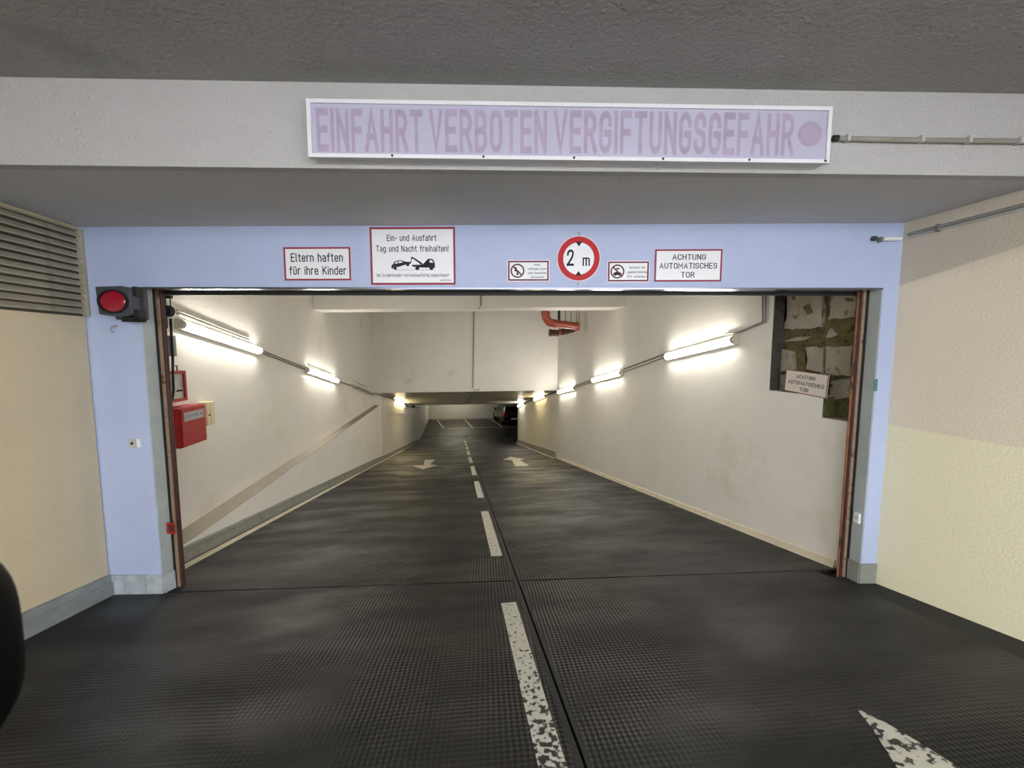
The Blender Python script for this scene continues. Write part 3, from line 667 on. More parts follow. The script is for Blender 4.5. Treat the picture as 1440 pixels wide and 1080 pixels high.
# ------------------------------------------------------------------ the big faded light box
D = .080
ua, za = BEA.uz(431, 141, -D); ub, zb1 = BEA.uz(1169, 148.5, -D); uc, zc = BEA.uz(434, 222, -D); ud, zd = BEA.uz(1167, 229, -D)
zt1, zb0 = (za+zb1)/2, (zc+zd)/2; ul, ur = (ua+uc)/2, (ub+ud)/2
lb = empty('light_box_sign', BEA.mat(0, 0, 0), 'long shallow white light box with faded mauve capital letters on the beam', 'sign')
bm = bmesh.new()
box(bm, ul+.012, ur-.012, -D+.012, 0, zb0+.004, zt1-.004)
fin('housing', bm, 'whiteframe', lb)
fin('frame', frame_bm(ul, ur, zb0, zt1, .017, -D-.004, -D+.016), 'whiteframe', lb, bev=.003)
fin('panel', bx(ul+.017, ur-.017, -D+.006, -D+.013, zb0+.017, zt1-.017), 'lavender', lb)
for wd, xa, xb in (('EINFAHRT', 444, 595), ('VERBOTEN', 603, 769), ('VERGIFTUNGSGEFAHR', 779, 1115)):
    ya = 152+(xa-444)*.0075; yb = 213+(xa-444)*.0075
    a, zt_ = BEA.uz(xa, ya, -D+.006); b, _ = BEA.uz(xb, yb, -D+.006); _, z_ = BEA.uz(xa, yb, -D+.006)
    o = text(wd, a, b, z_, zt_-z_, -D+.0052, 'mauve', lb, wt=.2)
u, z = BEA.uz(1139, 188.5, -D+.006)
fin('dot', dsc(u, z, .058, .058, -D+.0052, -D+.006), 'mauve', lb)
for xs in (552, 680, 807, 932, 1053, 1160):
    u, _ = BEA.uz(xs, 222, -D)
    fin('screw', dsc(u, zb0+.010, .0055, .0055, -D-.0065, -D-.003, seg=10), 'ink', lb)

# ------------------------------------------------------------------ enamel signs on the header
def sign(name, x0, y0, x1, y1, label, border, bw, cat='sign', base='white', outer=None):
    (a, zt_), (b, zb_) = FAC.uz(x0, y0), FAC.uz(x1, y1)
    cx, cz, hw, hh = (a+b)/2, (zt_+zb_)/2, (b-a)/2, (zt_-zb_)/2
    e = empty(name, FAC.mat(cx, 0, cz), label, cat)
    fin('plate', bx(-hw, hw, -.006, -.0005, -hh, hh), outer or base, e)
    i = .006 if outer else 0
    fin('border', frame_bm(-hw+i, hw-i, -hh+i, hh-i, bw, -.0072, -.0058), border, e)
    if outer: fin('face', bx(-hw+i+bw, hw-i-bw, -.0068, -.0058, -hh+i+bw, hh-i-bw), base, e)
    return e, hw, hh
e, hw, hh = sign('notice_sign', 399, 348, 494.5, 394.5, 'white sign with red border reading Eltern haften für ihre Kinder', 'darkred', .012)
text('Eltern haften', -hw*.79, hw*.77, hh*.12, hh*.52, -.0066, 'ink', e)
text('für ihre Kinder', -hw*.85, hw*.86, -hh*.66, hh*.52, -.0066, 'ink', e)
e, hw, hh = sign('notice_sign', 520, 320, 641, 400.5, 'large white sign with red border and a tow-truck pictogram', 'darkred', .014)
text('Ein- und Ausfahrt', -hw*.60, hw*.56, hh*.52, hh*.22, -.0066, 'ink', e)
text('Tag und Nacht freihalten!', -hw*.86, hw*.84, hh*.15, hh*.22, -.0066, 'ink', e)
text('Bei Zuwiderhandeln wird kostenpflichtig abgeschleppt!', -hw*.86, hw*.84, -hh*.72, hh*.115, -.0066, 'ink_grey', e)
text('NORMSCHILD', hw*.64, hw*.91, -hh*.87, hh*.055, -.0066, 'ink_grey', e)
# pictogram traced in sign units (zoom frame 1440 wide = 140 px, 2 px border)
def sg(px, py):      # picture units of the close-up -> sign local
    return ((px-628)/612*hw, -(py-515)/412*hh)
pic = bmesh.new()
def poly(pts): prism(pic, [sg(*p) for p in pts], -.0074, -.0060, 1)
poly([(318, 690), (316, 655), (340, 628), (365, 592), (420, 576), (480, 576), (505, 598), (560, 598), (600, 596), (600, 618), (588, 630), (560, 612), (530, 620), (520, 638), (400, 674), (388, 664), (360, 660), (345, 672), (340, 692)])
poly([(605, 530), (620, 524), (640, 534), (760, 612), (770, 636), (745, 636), (625, 548), (612, 560), (600, 620), (594, 618)])
poly([(615, 640), (845, 636), (845, 560), (850, 554), (905, 556), (925, 572), (945, 620), (945, 686), (930, 688), (905, 660), (875, 664), (860, 682), (725, 678), (700, 656), (670, 658), (655, 672), (615, 662)])
poly([(380, 712), (940, 712), (940, 715), (380, 715)])
for cx, cz, r in ((370, 686, 25), (553, 634, 25), (690, 686, 30), (893, 686, 30)):
    x, z = sg(cx, cz); disc(pic, x, z, r/612*hw, r/612*hw, -.0076, -.0060, seg=16)
fin('pictogram', pic, 'ink', e)
pic = bmesh.new()
def poly2(pts): prism(pic, [sg(*p) for p in pts], -.0080, -.0070, 1)
bmesh.ops.delete(pic, geom=pic.verts[:])
pic.free()
for wp in ([(362, 628), (380, 600), (412, 590), (410, 618)], [(422, 617), (424, 588), (462, 586), (490, 603)], [(868, 608), (868, 574), (900, 574), (924, 612)]):
    fin('pictogram_window', pr([sg(*p) for p in wp], -.0080, -.0070, 1), 'white', e)

def small_sign(x0, y0, x1, y1, label, lines, kind):
    e, hw, hh = sign('prohibition_sign', x0, y0, x1, y1, label, 'maroonprint', .010, outer='pinkwhite')
    cx = -hw*.52; r = hh*.66
    fin('prohibition_ring', dsc(cx, 0, r, r, -.0078, -.0066, inner=.80), 'maroonprint', e)
    d = bmesh.new()
    if kind == 0:      # burning match
        prism(d, [(cx-.45*r, .1*r), (cx-.1*r, .15*r), (cx+.2*r, -.5*r), (cx+.05*r, -.6*r), (cx-.15*r, -.1*r), (cx-.4*r, -.05*r)], -.0076, -.0066, 1)
        prism(d, [(cx-.45*r, .15*r), (cx-.3*r, .6*r), (cx-.1*r, .4*r), (cx-.15*r, .12*r)], -.0075, -.0066, 1)
        disc(d, cx-.05*r, -.5*r, .18*r, .1*r, -.0076, -.0066, seg=12)
    else:              # car and gas bottle
        prism(d, [(cx-.6*r, -.5*r), (cx-.6*r, -.25*r), (cx-.25*r, -.05*r), (cx+.25*r, -.05*r), (cx+.6*r, -.25*r), (cx+.6*r, -.5*r)], -.0076, -.0066, 1)
        prism(d, [(cx-.25*r, .3*r), (cx-.1*r, .5*r), (cx+.3*r, .5*r), (cx+.3*r, .3*r)], -.0076, -.0066, 1)
        disc(d, cx-.3*r, -.5*r, .13*r, .13*r, -.0076, -.0066, seg=12); disc(d, cx+.3*r, -.5*r, .13*r, .13*r, -.0076, -.0066, seg=12)
    fin('pictogram', d, 'ink', e)
    c = math.sqrt(.5)*r*.86; t = .07*r
    fin('slash', pr([(cx-c-t, c-t), (cx-c+t, c+t), (cx+c+t, -c+t), (cx+c-t, -c-t)], -.0084, -.0072, 1), 'maroonprint', e)
    n = len(lines)
    for i, (s_, w_) in enumerate(lines):
        zc_ = hh*(.56-i*(1.25/max(n-1, 1))*.92) if n > 3 else hh*(.36-i*.42)
        xc = hw*.42
        text(s_, xc-w_*hw, xc+w_*hw, zc_-.1*hh, hh*.21, -.0076, 'ink', e)
M['maroonprint'] = mk('maroon_print', (92, 22, 44), .65, var=.05)
small_sign(713.5, 366, 772.5, 396, 'small sign left of the round one with struck-out match', [('Feuer,', .17), ('offenes Licht', .43), ('und Rauchen', .43), ('verboten!', .32)], 0)
small_sign(854, 367, 912.5, 397, 'small sign right of the round one with struck-out car', [('Einfahrt für', .37), ('gasbetriebene', .46), ('KFZ verboten !', .46)], 1)
# round height limit sign
u, z = FAC.uz(813.5, 364); r = (FAC.uz(844, 364)[0]-FAC.uz(783, 364)[0])/2
e = empty('height_limit_sign', FAC.mat(u, 0, z), 'round red-ringed height limit sign reading 2 m', 'sign')
fin('plate', dsc(0, 0, r, r*1.03, -.008, -.0005, seg=64), 'pinkwhite', e)
fin('red_ring', dsc(0, 0, r*.965, r*.995, -.0095, -.0078, seg=64, inner=.735), 'red', e)
fin('face', dsc(0, 0, r*.715, r*.735, -.0088, -.0078, seg=48), 'white', e)
text('2', -r*.54, -r*.22, -r*.33, r*.74, -.0094, 'ink', e, wt=.17)
text('m', r*.18, r*.52, -r*.33, r*.50, -.0094, 'ink', e, wt=.15)
fin('pointer', pr([(-r*.15, r*.76), (r*.15, r*.76), (0, r*.54)], -.0100, -.0086, 1), 'ink', e)
fin('pointer', pr([(-r*.14, -r*.76), (r*.14, -r*.76), (0, -r*.56)], -.0100, -.0086, 1), 'ink', e)
for s_ in (1, -1):
    fin('clip', bx(-.004, .004, -.004, -.0005, *sorted((s_*r*1.03, s_*r*1.22))), 'steel', e)
# ACHTUNG sign on the header
e, hw, hh = sign('notice_sign', 921, 351, 1013.5, 396, 'white sign on the header reading Achtung automatisches Tor', 'darkred', .011)
text('ACHTUNG', -hw*.48, hw*.52, hh*.34, hh*.36, -.0066, 'ink', e)
text('AUTOMATISCHES', -hw*.86, hw*.86, -hh*.20, hh*.36, -.0066, 'ink', e)
text('TOR', -hw*.21, hw*.20, -hh*.76, hh*.36, -.0066, 'ink', e)
# its older twin on the bare masonry
A1, A2, A3, A4 = (onX(XR-.004, *q) for q in ((1106, 519), (1166, 527), (1163, 558.5), (1103, 551)))
c = (A1+A2+A3+A4)/4
hw = (A1.y-A2.y+A4.y-A3.y)/4; hh = (A1.z-A4.z+A2.z-A3.z)/4
tilt = math.atan2((A2.z-A1.z), (A1.y-A2.y))
e = empty('notice_sign', Matrix.Translation(c) @ Matrix.Rotation(R(-90), 4, 'Z') @ Matrix.Rotation(-tilt, 4, 'Y'), 'chipped old sign reading Achtung automatisches Tor on the bare masonry', 'sign')
M['oldwhite'] = mk('old_enamel', (214, 204, 194), .4, var=.05, spots=((120, 60, 40), 20, .68, .04))
M['chip'] = mk('chipped_border', (126, 58, 50), .5, var=.3, vscale=20)
fin('plate', bx(-hw, hw, -.004, .003, -hh, hh), 'oldwhite', e)
fin('border', frame_bm(-hw, hw, -hh, hh, .007, -.0052, -.0038), 'chip', e)
text('ACHTUNG', -hw*.44, hw*.46, hh*.32, hh*.34, -.0048, 'ink', e)
text('AUTOMATISCHES', -hw*.84, hw*.86, -hh*.24, hh*.34, -.0048, 'ink', e)
text('TOR', -hw*.23, hw*.20, -hh*.78, hh*.34, -.0048, 'ink', e)
for sx in (-.7, .7):
    fin('standoff', bx(sx*hw-.01, sx*hw+.01, .003, .12, -.012, .012), 'maroon', e)

# ------------------------------------------------------------------ ventilation grille on the left
y0g, y1g = 1.1, 3.31; z0g, z1g = 1.545, 2.135
g = empty('ventilation_grille', Matrix.Translation((-2.69, y0g, z0g)), 'stained beige louvred grille high on the left wall', 'grille')
Ly, Lz = y1g-y0g, z1g-z0g
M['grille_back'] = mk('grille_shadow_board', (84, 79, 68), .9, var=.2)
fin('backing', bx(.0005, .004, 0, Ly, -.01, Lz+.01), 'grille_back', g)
ns = 12
sb = pr([(.004, .036), (.034, .004), (.037, .006), (.037, .012), (.010, .042), (.004, .042)], 0, Ly-.02, 1)
me = None
for i in range(ns):
    if me is None:
        s0 = fin('slat', sb, 'slat', g); me = s0.data; s0.location = (0, 0, 0)
    else:
        s0 = bpy.data.objects.new('slat', me); COL.objects.link(s0); s0.parent = g
    s0.location = (0, 0, i*Lz/ns); s0.rotation_euler = (random.uniform(-.002, .002), 0, 0)
fin('end_strip', bx(.002, .040, Ly-.02, Ly, -.01, Lz+.012), 'slat', g)
fin('top_strip', bx(.002, .030, 0, Ly, Lz+.001, Lz+.012), 'slat', g)

# ------------------------------------------------------------------ red signal lamp on the left pillar
DW = .11
ua, za = FAC.uz(133, 402, -DW); ub, zb2 = FAC.uz(186, 446, -DW)
e = empty('signal_lamp', FAC.mat((ua+ub)/2, 0, (za+zb2)/2), 'dark grey signal lamp with a red lens on the left pillar', 'lamp')
hw, hh = (ub-ua)/2, (za-zb2)/2
bm = pr([(-hw, hh*.95), (hw*.45, hh*1.0), (hw, hh*.8), (hw, -hh*.85), (hw*.4, -hh), (-hw*.9, -hh*.82)], -DW, -.03, 1)
fin('housing', bm, 'anth', e, bev=.006)
fin('mounting_plate', bx(-hw*.6, hw*1.15, -.03, -.001, -hh*1.1, hh*.95), 'anth', e, bev=.003)
fin('bracket', bx(hw*.95, hw*1.16, -DW+.02, -.03, hh*.35, hh*.98), 'black', e, bev=.003)
fin('bracket', bx(hw*.2, hw*1.2, -DW+.02, -.03, -hh*1.28, -hh*1.0), 'black', e, bev=.003)
fin('bracket', bx(hw*.95, hw*1.2, -DW+.02, -.03, -hh*1.28, -hh*.5), 'black', e, bev=.003)
lx = (FAC.uz(159.5, 424, -DW)[0])-(ua+ub)/2; rx = (FAC.uz(179, 424, -DW)[0]-FAC.uz(139, 424, -DW)[0])/2; rzz = rx*.76
fin('lens_gasket', dsc(lx, 0, rx*1.08, rzz*1.1, -DW-.010, -DW+.002, inner=.86), 'black', e)
bm = bmesh.new(); rings = []
for k in range(7):
    a = k/6*math.pi/2; rr = math.cos(a); dy = math.sin(a)*.018
    rings.append([bm.verts.new((lx+rx*.95*rr*math.cos(2*math.pi*j/36), -DW-.002-dy, rzz*.95*rr*math.sin(2*math.pi*j/36))) for j in range(36)] if k < 6 else [bm.verts.new((lx, -DW-.020, 0))])
for a, b in zip(rings, rings[1:]):
    for j in range(36):
        if len(b) > 1: bm.faces.new((a[j], a[(j+1) % 36], b[(j+1) % 36], b[j]))
        else: bm.faces.new((a[j], a[(j+1) % 36], b[0]))
bm.faces.new(rings[0][::-1])
fin('lens', bm, 'lens', e, smooth=True)
# cable stub below it
u, z = FAC.uz(163, 464)
e = empty('cable_stub', FAC.mat(u, 0, z), 'short loose grey cable stub under the red signal lamp', 'cable')
fin('cable', tb([(.016, -.002, .026), (.010, -.02, .030), (-.002, -.03, .018), (-.008, -.03, 0), (-.002, -.026, -.012), (.006, -.018, -.016)], .0045), 'conduit', e, smooth=True)
# key switch on the pillar
u, z = FAC.uz(189, 623)
e = empty('key_switch', FAC.mat(u, 0, z), 'small grey key switch with white cap on the left pillar', 'switch')
fin('switch_plate', bx(-.030, .020, -.012, 0, -.034, .034), 'conduit_l', e, bev=.004)
fin('keyhole', dsc(-.006, 0, .009, .011, -.016, -.011, seg=16), 'ink', e)
fin('cap', bx(.024, .052, -.010, 0, -.030, .030), 'white', e, bev=.004)
# green sticker and white label on the right pillar
(a, z1_), (b, z2_) = FAC.uz(1229, 533), FAC.uz(1233, 550)
e = fin('sticker', bx(-(b-a)/2, (b-a)/2, -.002, 0, -(z1_-z2_)/2, (z1_-z2_)/2), 'green', mw=FAC.mat((a+b)/2, -.0003, (z1_+z2_)/2)); tag(e, 'narrow green sticker on the edge of the right pillar', 'sticker')
e = empty('sensor_box', FAC.mat(u1-.006, .05, FAC.uz(1205, 728, .05)[1]), 'small white sensor box low inside the right gate jamb', 'sensor')
fin('housing', bx(-.014, 0, -.022, .022, -.038, .038), 'white', e, bev=.004)
fin('sensor_eye', bx(-.016, -.013, -.008, .008, -.012, .012), 'conduit_l', e, bev=.001)

# ------------------------------------------------------------------ conduits outside
bu0, bz0 = BEA.uz(1171, 197); bu1, bz1 = BEA.uz(1440, 201)
e = empty('conduit_pipe', BEA.mat(bu0, 0, bz0), 'grey conduit pipe running right from the light box along the beam', 'pipe')
fin('pipe', tb([(0, -.016, 0), (.35, -.016, -.004), (1.1, -.016, bz1-bz0)], .012, 10), 'conduit', e, smooth=True)
fin('gland', tb([(-.012, -.016, 0), (.012, -.016, 0)], .015, 10), 'black', e)
for k in (.05, .42, .66, .92):
    fin('clip', bx(k, k+.014, -.032, 0, -.016, .016), 'conduit_l', e, bev=.002)
z_ = onX(XR+.02, 1290, 327).z
e = empty('conduit_pipe', Matrix.Translation((XR+.02, 2.42, z_)), 'flat grey cable bundle running high along the right outer wall', 'pipe')
fin('pipe', tb([(-.012, 0, 0), (-.012, -4.5, .0)], .011, 10), 'conduit', e, smooth=True)
fin('pipe', tb([(-.010, .0, -.018), (-.010, -4.5, -.018)], .007, 8), 'conduit_l', e, smooth=True)
for k in range(6):
    fin('clip', bx(-.026, 0, -.18-k*.55, -.165-k*.55, -.030, .014), 'steel', e, bev=.002)
(a, z1_), (b, _) = FAC.uz(1226, 337), FAC.uz(1263, 337)
e = empty('cable_fitting', FAC.mat(a, 0, z1_), 'short white pipe with grey end fitting at the top right corner', 'pipe')
Lq = b-a
fin('sleeve', tb([(.06, -.018, 0), (Lq, -.018, 0)], .014, 12), 'white', e, smooth=True)
fin('rod', tb([(.0, -.018, .0), (.07, -.018, 0)], .006, 8), 'steel', e)
fin('end_fitting', tb([(-.012, -.018, .003), (.012, -.018, .003)], .017, 10), 'anth', e)
fin('clamp', bx(.035, .05, -.03, 0, -.022, .012), 'steel', e)

# ------------------------------------------------------------------ fluorescent lamps
def lamp(side, X, pA, pB, label, tubemat='tube', r=.030, group=None):
    """wall lamp from pixel pA (street end) to pB (lower end) on wall face X; side=+1 left wall (faces +x), -1 right wall"""
    a, b = onX(X, *pA), onX(X, *pB)
    a = Vector((X, a.y, a.z)); b = Vector((X, b.y, b.z))
    L_ = (b-a).length; ang = math.atan2(b.z-a.z, b.y-a.y)
    mw = Matrix.Translation(a) @ Matrix.Rotation(ang, 4, 'X')
    mw = Matrix.Translation((side*.003, 0, 0)) @ mw
    e = empty('fluorescent_lamp', mw, label, 'lamp', group)
    s_ = side; tx = .078
    fin('housing', bx(*sorted((0, s_*.042)), 0, L_, -.052, .052), 'lampbody', e, bev=.004)
    def dsec(rr, y0_, y1_):      # trough-shaped section facing the room
        return pr([(s_*.043, -rr)]+[(s_*(.043+rr*.95*math.cos(t)), rr*math.sin(t)) for t in [math.radians(k) for k in range(-80, 81, 20)]]+[(s_*.043, rr)], y0_, y1_, 1)
    fin('end_cap', dsec(r*1.55, 0, .05), 'lampbody', e); fin('end_cap', dsec(r*1.55, L_-.05, L_), 'lampbody', e)
    fin('diffuser', dsec(r*1.45, .051, L_-.051), tubemat, e, smooth=True)
    return e
lamp(1, XL, (245, 455), (362, 494), 'lit fluorescent lamp nearest the gate on the left wall', 'tube')
lamp(1, XL, (428, 520), (472, 536), 'second lit fluorescent lamp on the left wall, beyond the longest one', 'tube')
lamp(1, XL, (496, 543), (518, 552), 'unlit fluorescent lamp on the left wall before the lintel', 'tube_off', .018)
lamp(1, XT, (553, 563), (567, 571), 'warm lit lamp on the left wall inside the low tunnel', 'tube_w')
lamp(-1, XR, (1040, 477), (940, 502), 'lit fluorescent lamp nearest the gate on the right wall', 'tube')
lamp(-1, XR, (877, 524), (836, 535), 'second lit lamp on the right wall, counted from the gate', 'tube')
lamp(-1, XR, (810, 545.5), (787, 551.5), 'third lit lamp on the right wall, just before the tunnel mouth', 'tube')
lamp(-1, XR, (768, 556.5), (753, 562), 'warm lit lamp on the right wall inside the tunnel mouth', 'tube_w')
lamp(-1, XR, (738, 567), (730, 571), 'last lit lamp on the right wall at the tunnel end', 'tube')
# basement ceiling lamp
e = empty('fluorescent_lamp', Matrix.Translation((-.9, 33.2, -1.55)), 'ceiling lamp in the basement above the parking bays', 'lamp')
fin('housing', bx(0, 1.5, -.05, .05, -.05, 0), 'lampbody', e, bev=.005)
M['tube_base'] = tube_mat('tube_basement', (255, 250, 225), TUBE*2.4)
fin('light_tube', tb([(.03, 0, -.08), (1.47, 0, -.08)], .025, 12), 'tube_base', e, smooth=True)
for k in (0, 1.47): fin('end_cap', tb([(k, 0, -.08), (k+.03, 0, -.08)], .028, 12), 'lampbody', e)

# conduits linking the lamps
def cond(name, pts, r, label, m='conduit', n_clip=0, dbl=None, cat='pipe'):
    p0 = Vector(pts[0]); e = empty(name, Matrix.Translation(p0), label, cat)
    P = [Vector(p)-p0 for p in pts]
    fin('pipe', tb(P, r, 8), m, e, smooth=True)
    if dbl: fin('pipe', tb([p+Vector(dbl) for p in P], r*.7, 8), m, e, smooth=True)
    for a, b in zip(P, P[1:]):
        for k in range(n_clip):
            c = a.lerp(b, (k+.5)/n_clip); q = r*1.35
            fin('clip', bx(c.x-q, c.x+q, c.y-.008, c.y+.008, c.z-q, c.z+q), 'conduit_l', e)
    return e
of = .021
Wp = lambda X, x, y, s_: Vector(onX(X, x, y)) + Vector((s_*of, 0, 0))
cond('conduit_pipe', [Wp(XL, 246, 441, 1), Wp(XL, 350, 480, 1)], .011, 'grey conduit on the left wall above the nearest lamp', dbl=(0, 0, .035))
cond('conduit_pipe', [Wp(XL, 364, 495, 1), Wp(XL, 427, 519, 1)], .012, 'grey conduit between the two lit lamps of the left wall', n_clip=3, dbl=(0, 0, .035))
up = Vector((0, 0, .04))
cond('conduit_pipe', [Wp(XL, 432, 517, 1)+up, Wp(XL, 466, 530, 1)+up], .008, 'thin conduit just above the second lamp on the left wall')
cond('conduit_pipe', [Wp(XL, 474, 536, 1), Wp(XL, 496, 543, 1)], .014, 'grey conduit between the second lamp and the unlit lamp on the left', n_clip=2)
cond('conduit_pipe', [Wp(XL, 497, 539, 1)+up*1.5, Wp(XL, 516, 548, 1)+up*1.5], .008, 'thin conduit just above the unlit lamp on the left wall')
lj = LINT.pt(.30, -.03, 0)
cond('conduit_pipe', [Wp(XL, 519.5, 553.5, 1.6), (XL+.035, YLJ-.05, onX(XT, 533, 554).z), (XT+.035, YLJ-.05, onX(XT, 537, 554).z), Wp(XT, 552, 561.5, 1.9)], .022, 'grey conduit turning round the left jamb of the tunnel mouth')
cond('conduit_pipe', [Wp(XT, 568, 570, 1.9), Wp(XT, 576, 573, 1.9), Wp(XT, 590, 573.5, 1.9)], .022, 'dark conduit behind the warm lamp on the tunnel left wall', 'anth')
cond('conduit_pipe', [Wp(XR, 1079, 410, -1), Wp(XR, 1079, 452, -1), Wp(XR, 1043, 467, -1), Wp(XR, 1025, 470, -1)], .012, 'blue-grey conduit dropping beside the masonry to the nearest right lamp', 'conduit', dbl=(0, .035, 0))
cond('conduit_pipe', [Wp(XR, 938, 497, -1), Wp(XR, 879, 519, -1)], .011, 'grey conduit between the first and second lamps of the right wall', n_clip=3, dbl=(0, 0, -.05))
cond('conduit_pipe', [Wp(XR, 834, 534, -1), Wp(XR, 811, 542, -1)], .013, 'grey conduit between the second and third lamps of the right wall', n_clip=2, dbl=(0, 0, -.05))
cond('conduit_pipe', [Wp(XR, 783.5, 551, -1.8), Wp(XR, 769, 555.5, -1.8)], .02, 'dark conduit entering the tunnel on the right wall', 'anth')
cond('conduit_pipe', [Wp(XR, 752, 561, -1.8), Wp(XR, 739, 566.5, -1.8)], .02, 'dark conduit between the last two lamps on the right wall', 'anth')
# central conduit: over the cross beam, down the lintel, along the tunnel ceiling
def onP(P_, x, y, w=0): u, z = P_.uz(x, y, w); return P_.pt(u, w, z)
cond('conduit_pipe', [onP(BI, 676, 408, -.015), onP(BI, 676, 430, -.015)], .016, 'grey conduit dropping down the inner cross beam', 'conduit')
cond('conduit_pipe', [onP(BI, 676, 432, -.02), onP(BI, 672, 434, -.02)], .014, 'small angled conduit elbow under the inner cross beam', 'conduit_l')
cond('conduit_pipe', [onP(LINT, 666.5, 432, -.02), onP(LINT, 665, 546, -.02)], .020, 'thin vertical conduit down the middle of the lintel wall', 'conduit')
tl = lambda x, y: hit((0, .188, 1), zl+.188*12.2-.04, x, y)
cond('conduit_pipe', [tl(666, 551), tl(660, 560), tl(656, 568)], .024, 'conduit continuing along the low tunnel ceiling', 'anth')
e = empty('junction_fitting', Matrix.Translation(onP(LINT, 667, 548, -.03)), 'small white junction fitting at the foot of the lintel conduit', 'fitting')
fin('body', bx(-.03, .12, -.02, .03, -.03, .02), 'conduit_l', e, bev=.005); fin('gland', tb([(.12, 0, 0), (.16, 0, 0)], .018, 8), 'anth', e)

# ------------------------------------------------------------------ orange drain pipes by the right wall
def onPl(Y, x, y): return hit((0, 1, 0), Y, x, y)
pY = 9.3
P0 = [onPl(pY, *q) for q in ((767, 436), (767.5, 446), (772, 453), (780, 455), (795, 456.5), (812, 459))]
e = empty('drain_pipe', Matrix.Translation(P0[0]), 'glossy orange drain pipe with elbow hanging near the right wall', 'pipe')
base = P0[0]
path = [P0[0]-base]
for a, b in zip(P0, P0[1:]):
    for t in (.5, 1): path.append(a.lerp(b, t)-base)
fin('elbow', tb(path[:6], .098, 14), 'orange', e, smooth=True)
fin('pipe', tb(path[5:], .088, 14), 'orange', e, smooth=True)
for q, rr in ((path[1], .108), (path[6], .102), (path[8], .094), (path[-1], .106)):
    d = Vector((0, 0, 1)) if q == path[1] else Vector((1, 0, -.06)).normalized()
    fin('collar', tb([q-d*.03, q+d*.03], rr, 14), 'orange', e, smooth=True)
for k, xq in enumerate((786, 795, 803, 810.5, 814)):
    a = onPl(pY, xq, 432)-base; b = onPl(pY, xq, 455)-base
    fin('hanger', tb([Vector((a.x, a.y, 3.08-base.z)), b], .011 if k else .03, 6), 'steel' if k else 'black', e)
fin('mounting_rail', bx(.0, .62, -.06, .06, .76, .80), 'steel', e)
pz = 10.3
P1 = [onPl(pz, *q) for q in ((774, 468), (785, 468.5), (800, 464.5), (808, 462))]
e = empty('drain_pipe', Matrix.Translation(P1[0]), 'darker brown pipe stub behind the orange drain pipe', 'pipe')
fin('pipe', tb([p-P1[0] for p in P1], .088, 12), 'maroon', e, smooth=True)
fin('end_cap', tb([(-.03, 0, 0), (.02, 0, 0)], .1, 12), 'maroon', e, smooth=True)
fin('collar', tb([P1[1]-P1[0], P1[1]-P1[0]+Vector((.06, 0, 0))], .1, 12), 'orange', e, smooth=True)
fin('hanger', tb([P1[1]-P1[0]+Vector((.03, 0, .05)), Vector(((P1[1]-P1[0]).x+.03, 0, 3.08-P1[0].z))], .012, 6), 'steel', e)

# ------------------------------------------------------------------ boxes on the left wall behind the gate
XB = XL+.19
a, b = onX(XB, 256.5, 604), onX(XB, 290, 594)
zt_, zb_ = onX(XB, 256.5, 574.5).z, onX(XB, 256.5, 631.5).z
e = empty('key_safe_box', Matrix.Translation((XL, a.y, zb_)), 'red metal box with white label on the left wall behind the gate track', 'box')
Lb, Hb = b.y-a.y, zt_-zb_
fin('body', bx(0, .17, 0, Lb, 0, Hb), 'boxred', e, bev=.004)
fin('door', bx(.171, .19, .006, Lb-.006, .008, Hb-.008), 'boxred', e, bev=.004)
M['label_paper'] = mk('label_paper', (214, 212, 206), .5, var=.03)
lab = fin('label_plate', bx(.1905, .193, Lb*.10, Lb*.92, Hb*.66, Hb*.88), 'label_paper', e)
fin('keyhole', tb([(.19, Lb*.12, Hb*.48), (.196, Lb*.12, Hb*.48)], .009, 10), 'steel', e)
t = text('FEUERWEHRPLÄNE', 0, Lb*.72, 0, Hb*.11, 0, 'ink_grey', None)
t.rotation_euler = (0, 0, R(90)); t.location = (.1942, Lb*.15, Hb*.715); t.parent = e
# black outline on the label
fr = frame_bm(Lb*.12, Lb*.90, Hb*.68, Hb*.86, .004, 0, .0012)
fo = fin('label_outline', fr, 'ink_grey', e); fo.rotation_euler = (0, 0, R(90)); fo.location = (.1945, 0, 0)
# glazed red case above
a, b = onX(XL+.10, 238, 540), onX(XL+.10, 263, 540)
zt_, zb_ = onX(XL+.10, 262, 521).z, onX(XL+.10, 262, 563).z
e = empty('glazed_case', Matrix.Translation((XL, a.y, zb_)), 'small red glass-fronted case above the red box', 'box')
Lb2, Hb2 = b.y-a.y, zt_-zb_
fin('body', bx(0, .06, 0, Lb2, 0, Hb2), 'maroon', e)
fo = fin('frame', frame_bm(0, Lb2, 0, Hb2, .028, 0, .035), 'boxred', e); fo.rotation_euler = (0, 0, R(90)); fo.location = (.097, 0, 0)
fin('glass_pane', bx(.075, .079, .028, Lb2-.028, .028, Hb2-.028), 'dull_glass', e)
fin('hasp', bx(.0795, .086, Lb2*.5, Lb2*.8, Hb2*.32, Hb2*.38), 'ink', e)
fin('handle', tb([(.05, Lb2*.55, Hb2), (.05, Lb2*.55, Hb2+.05), (.05, Lb2*.8, Hb2+.05), (.05, Lb2*.8, Hb2)], .006), 'maroon', e)
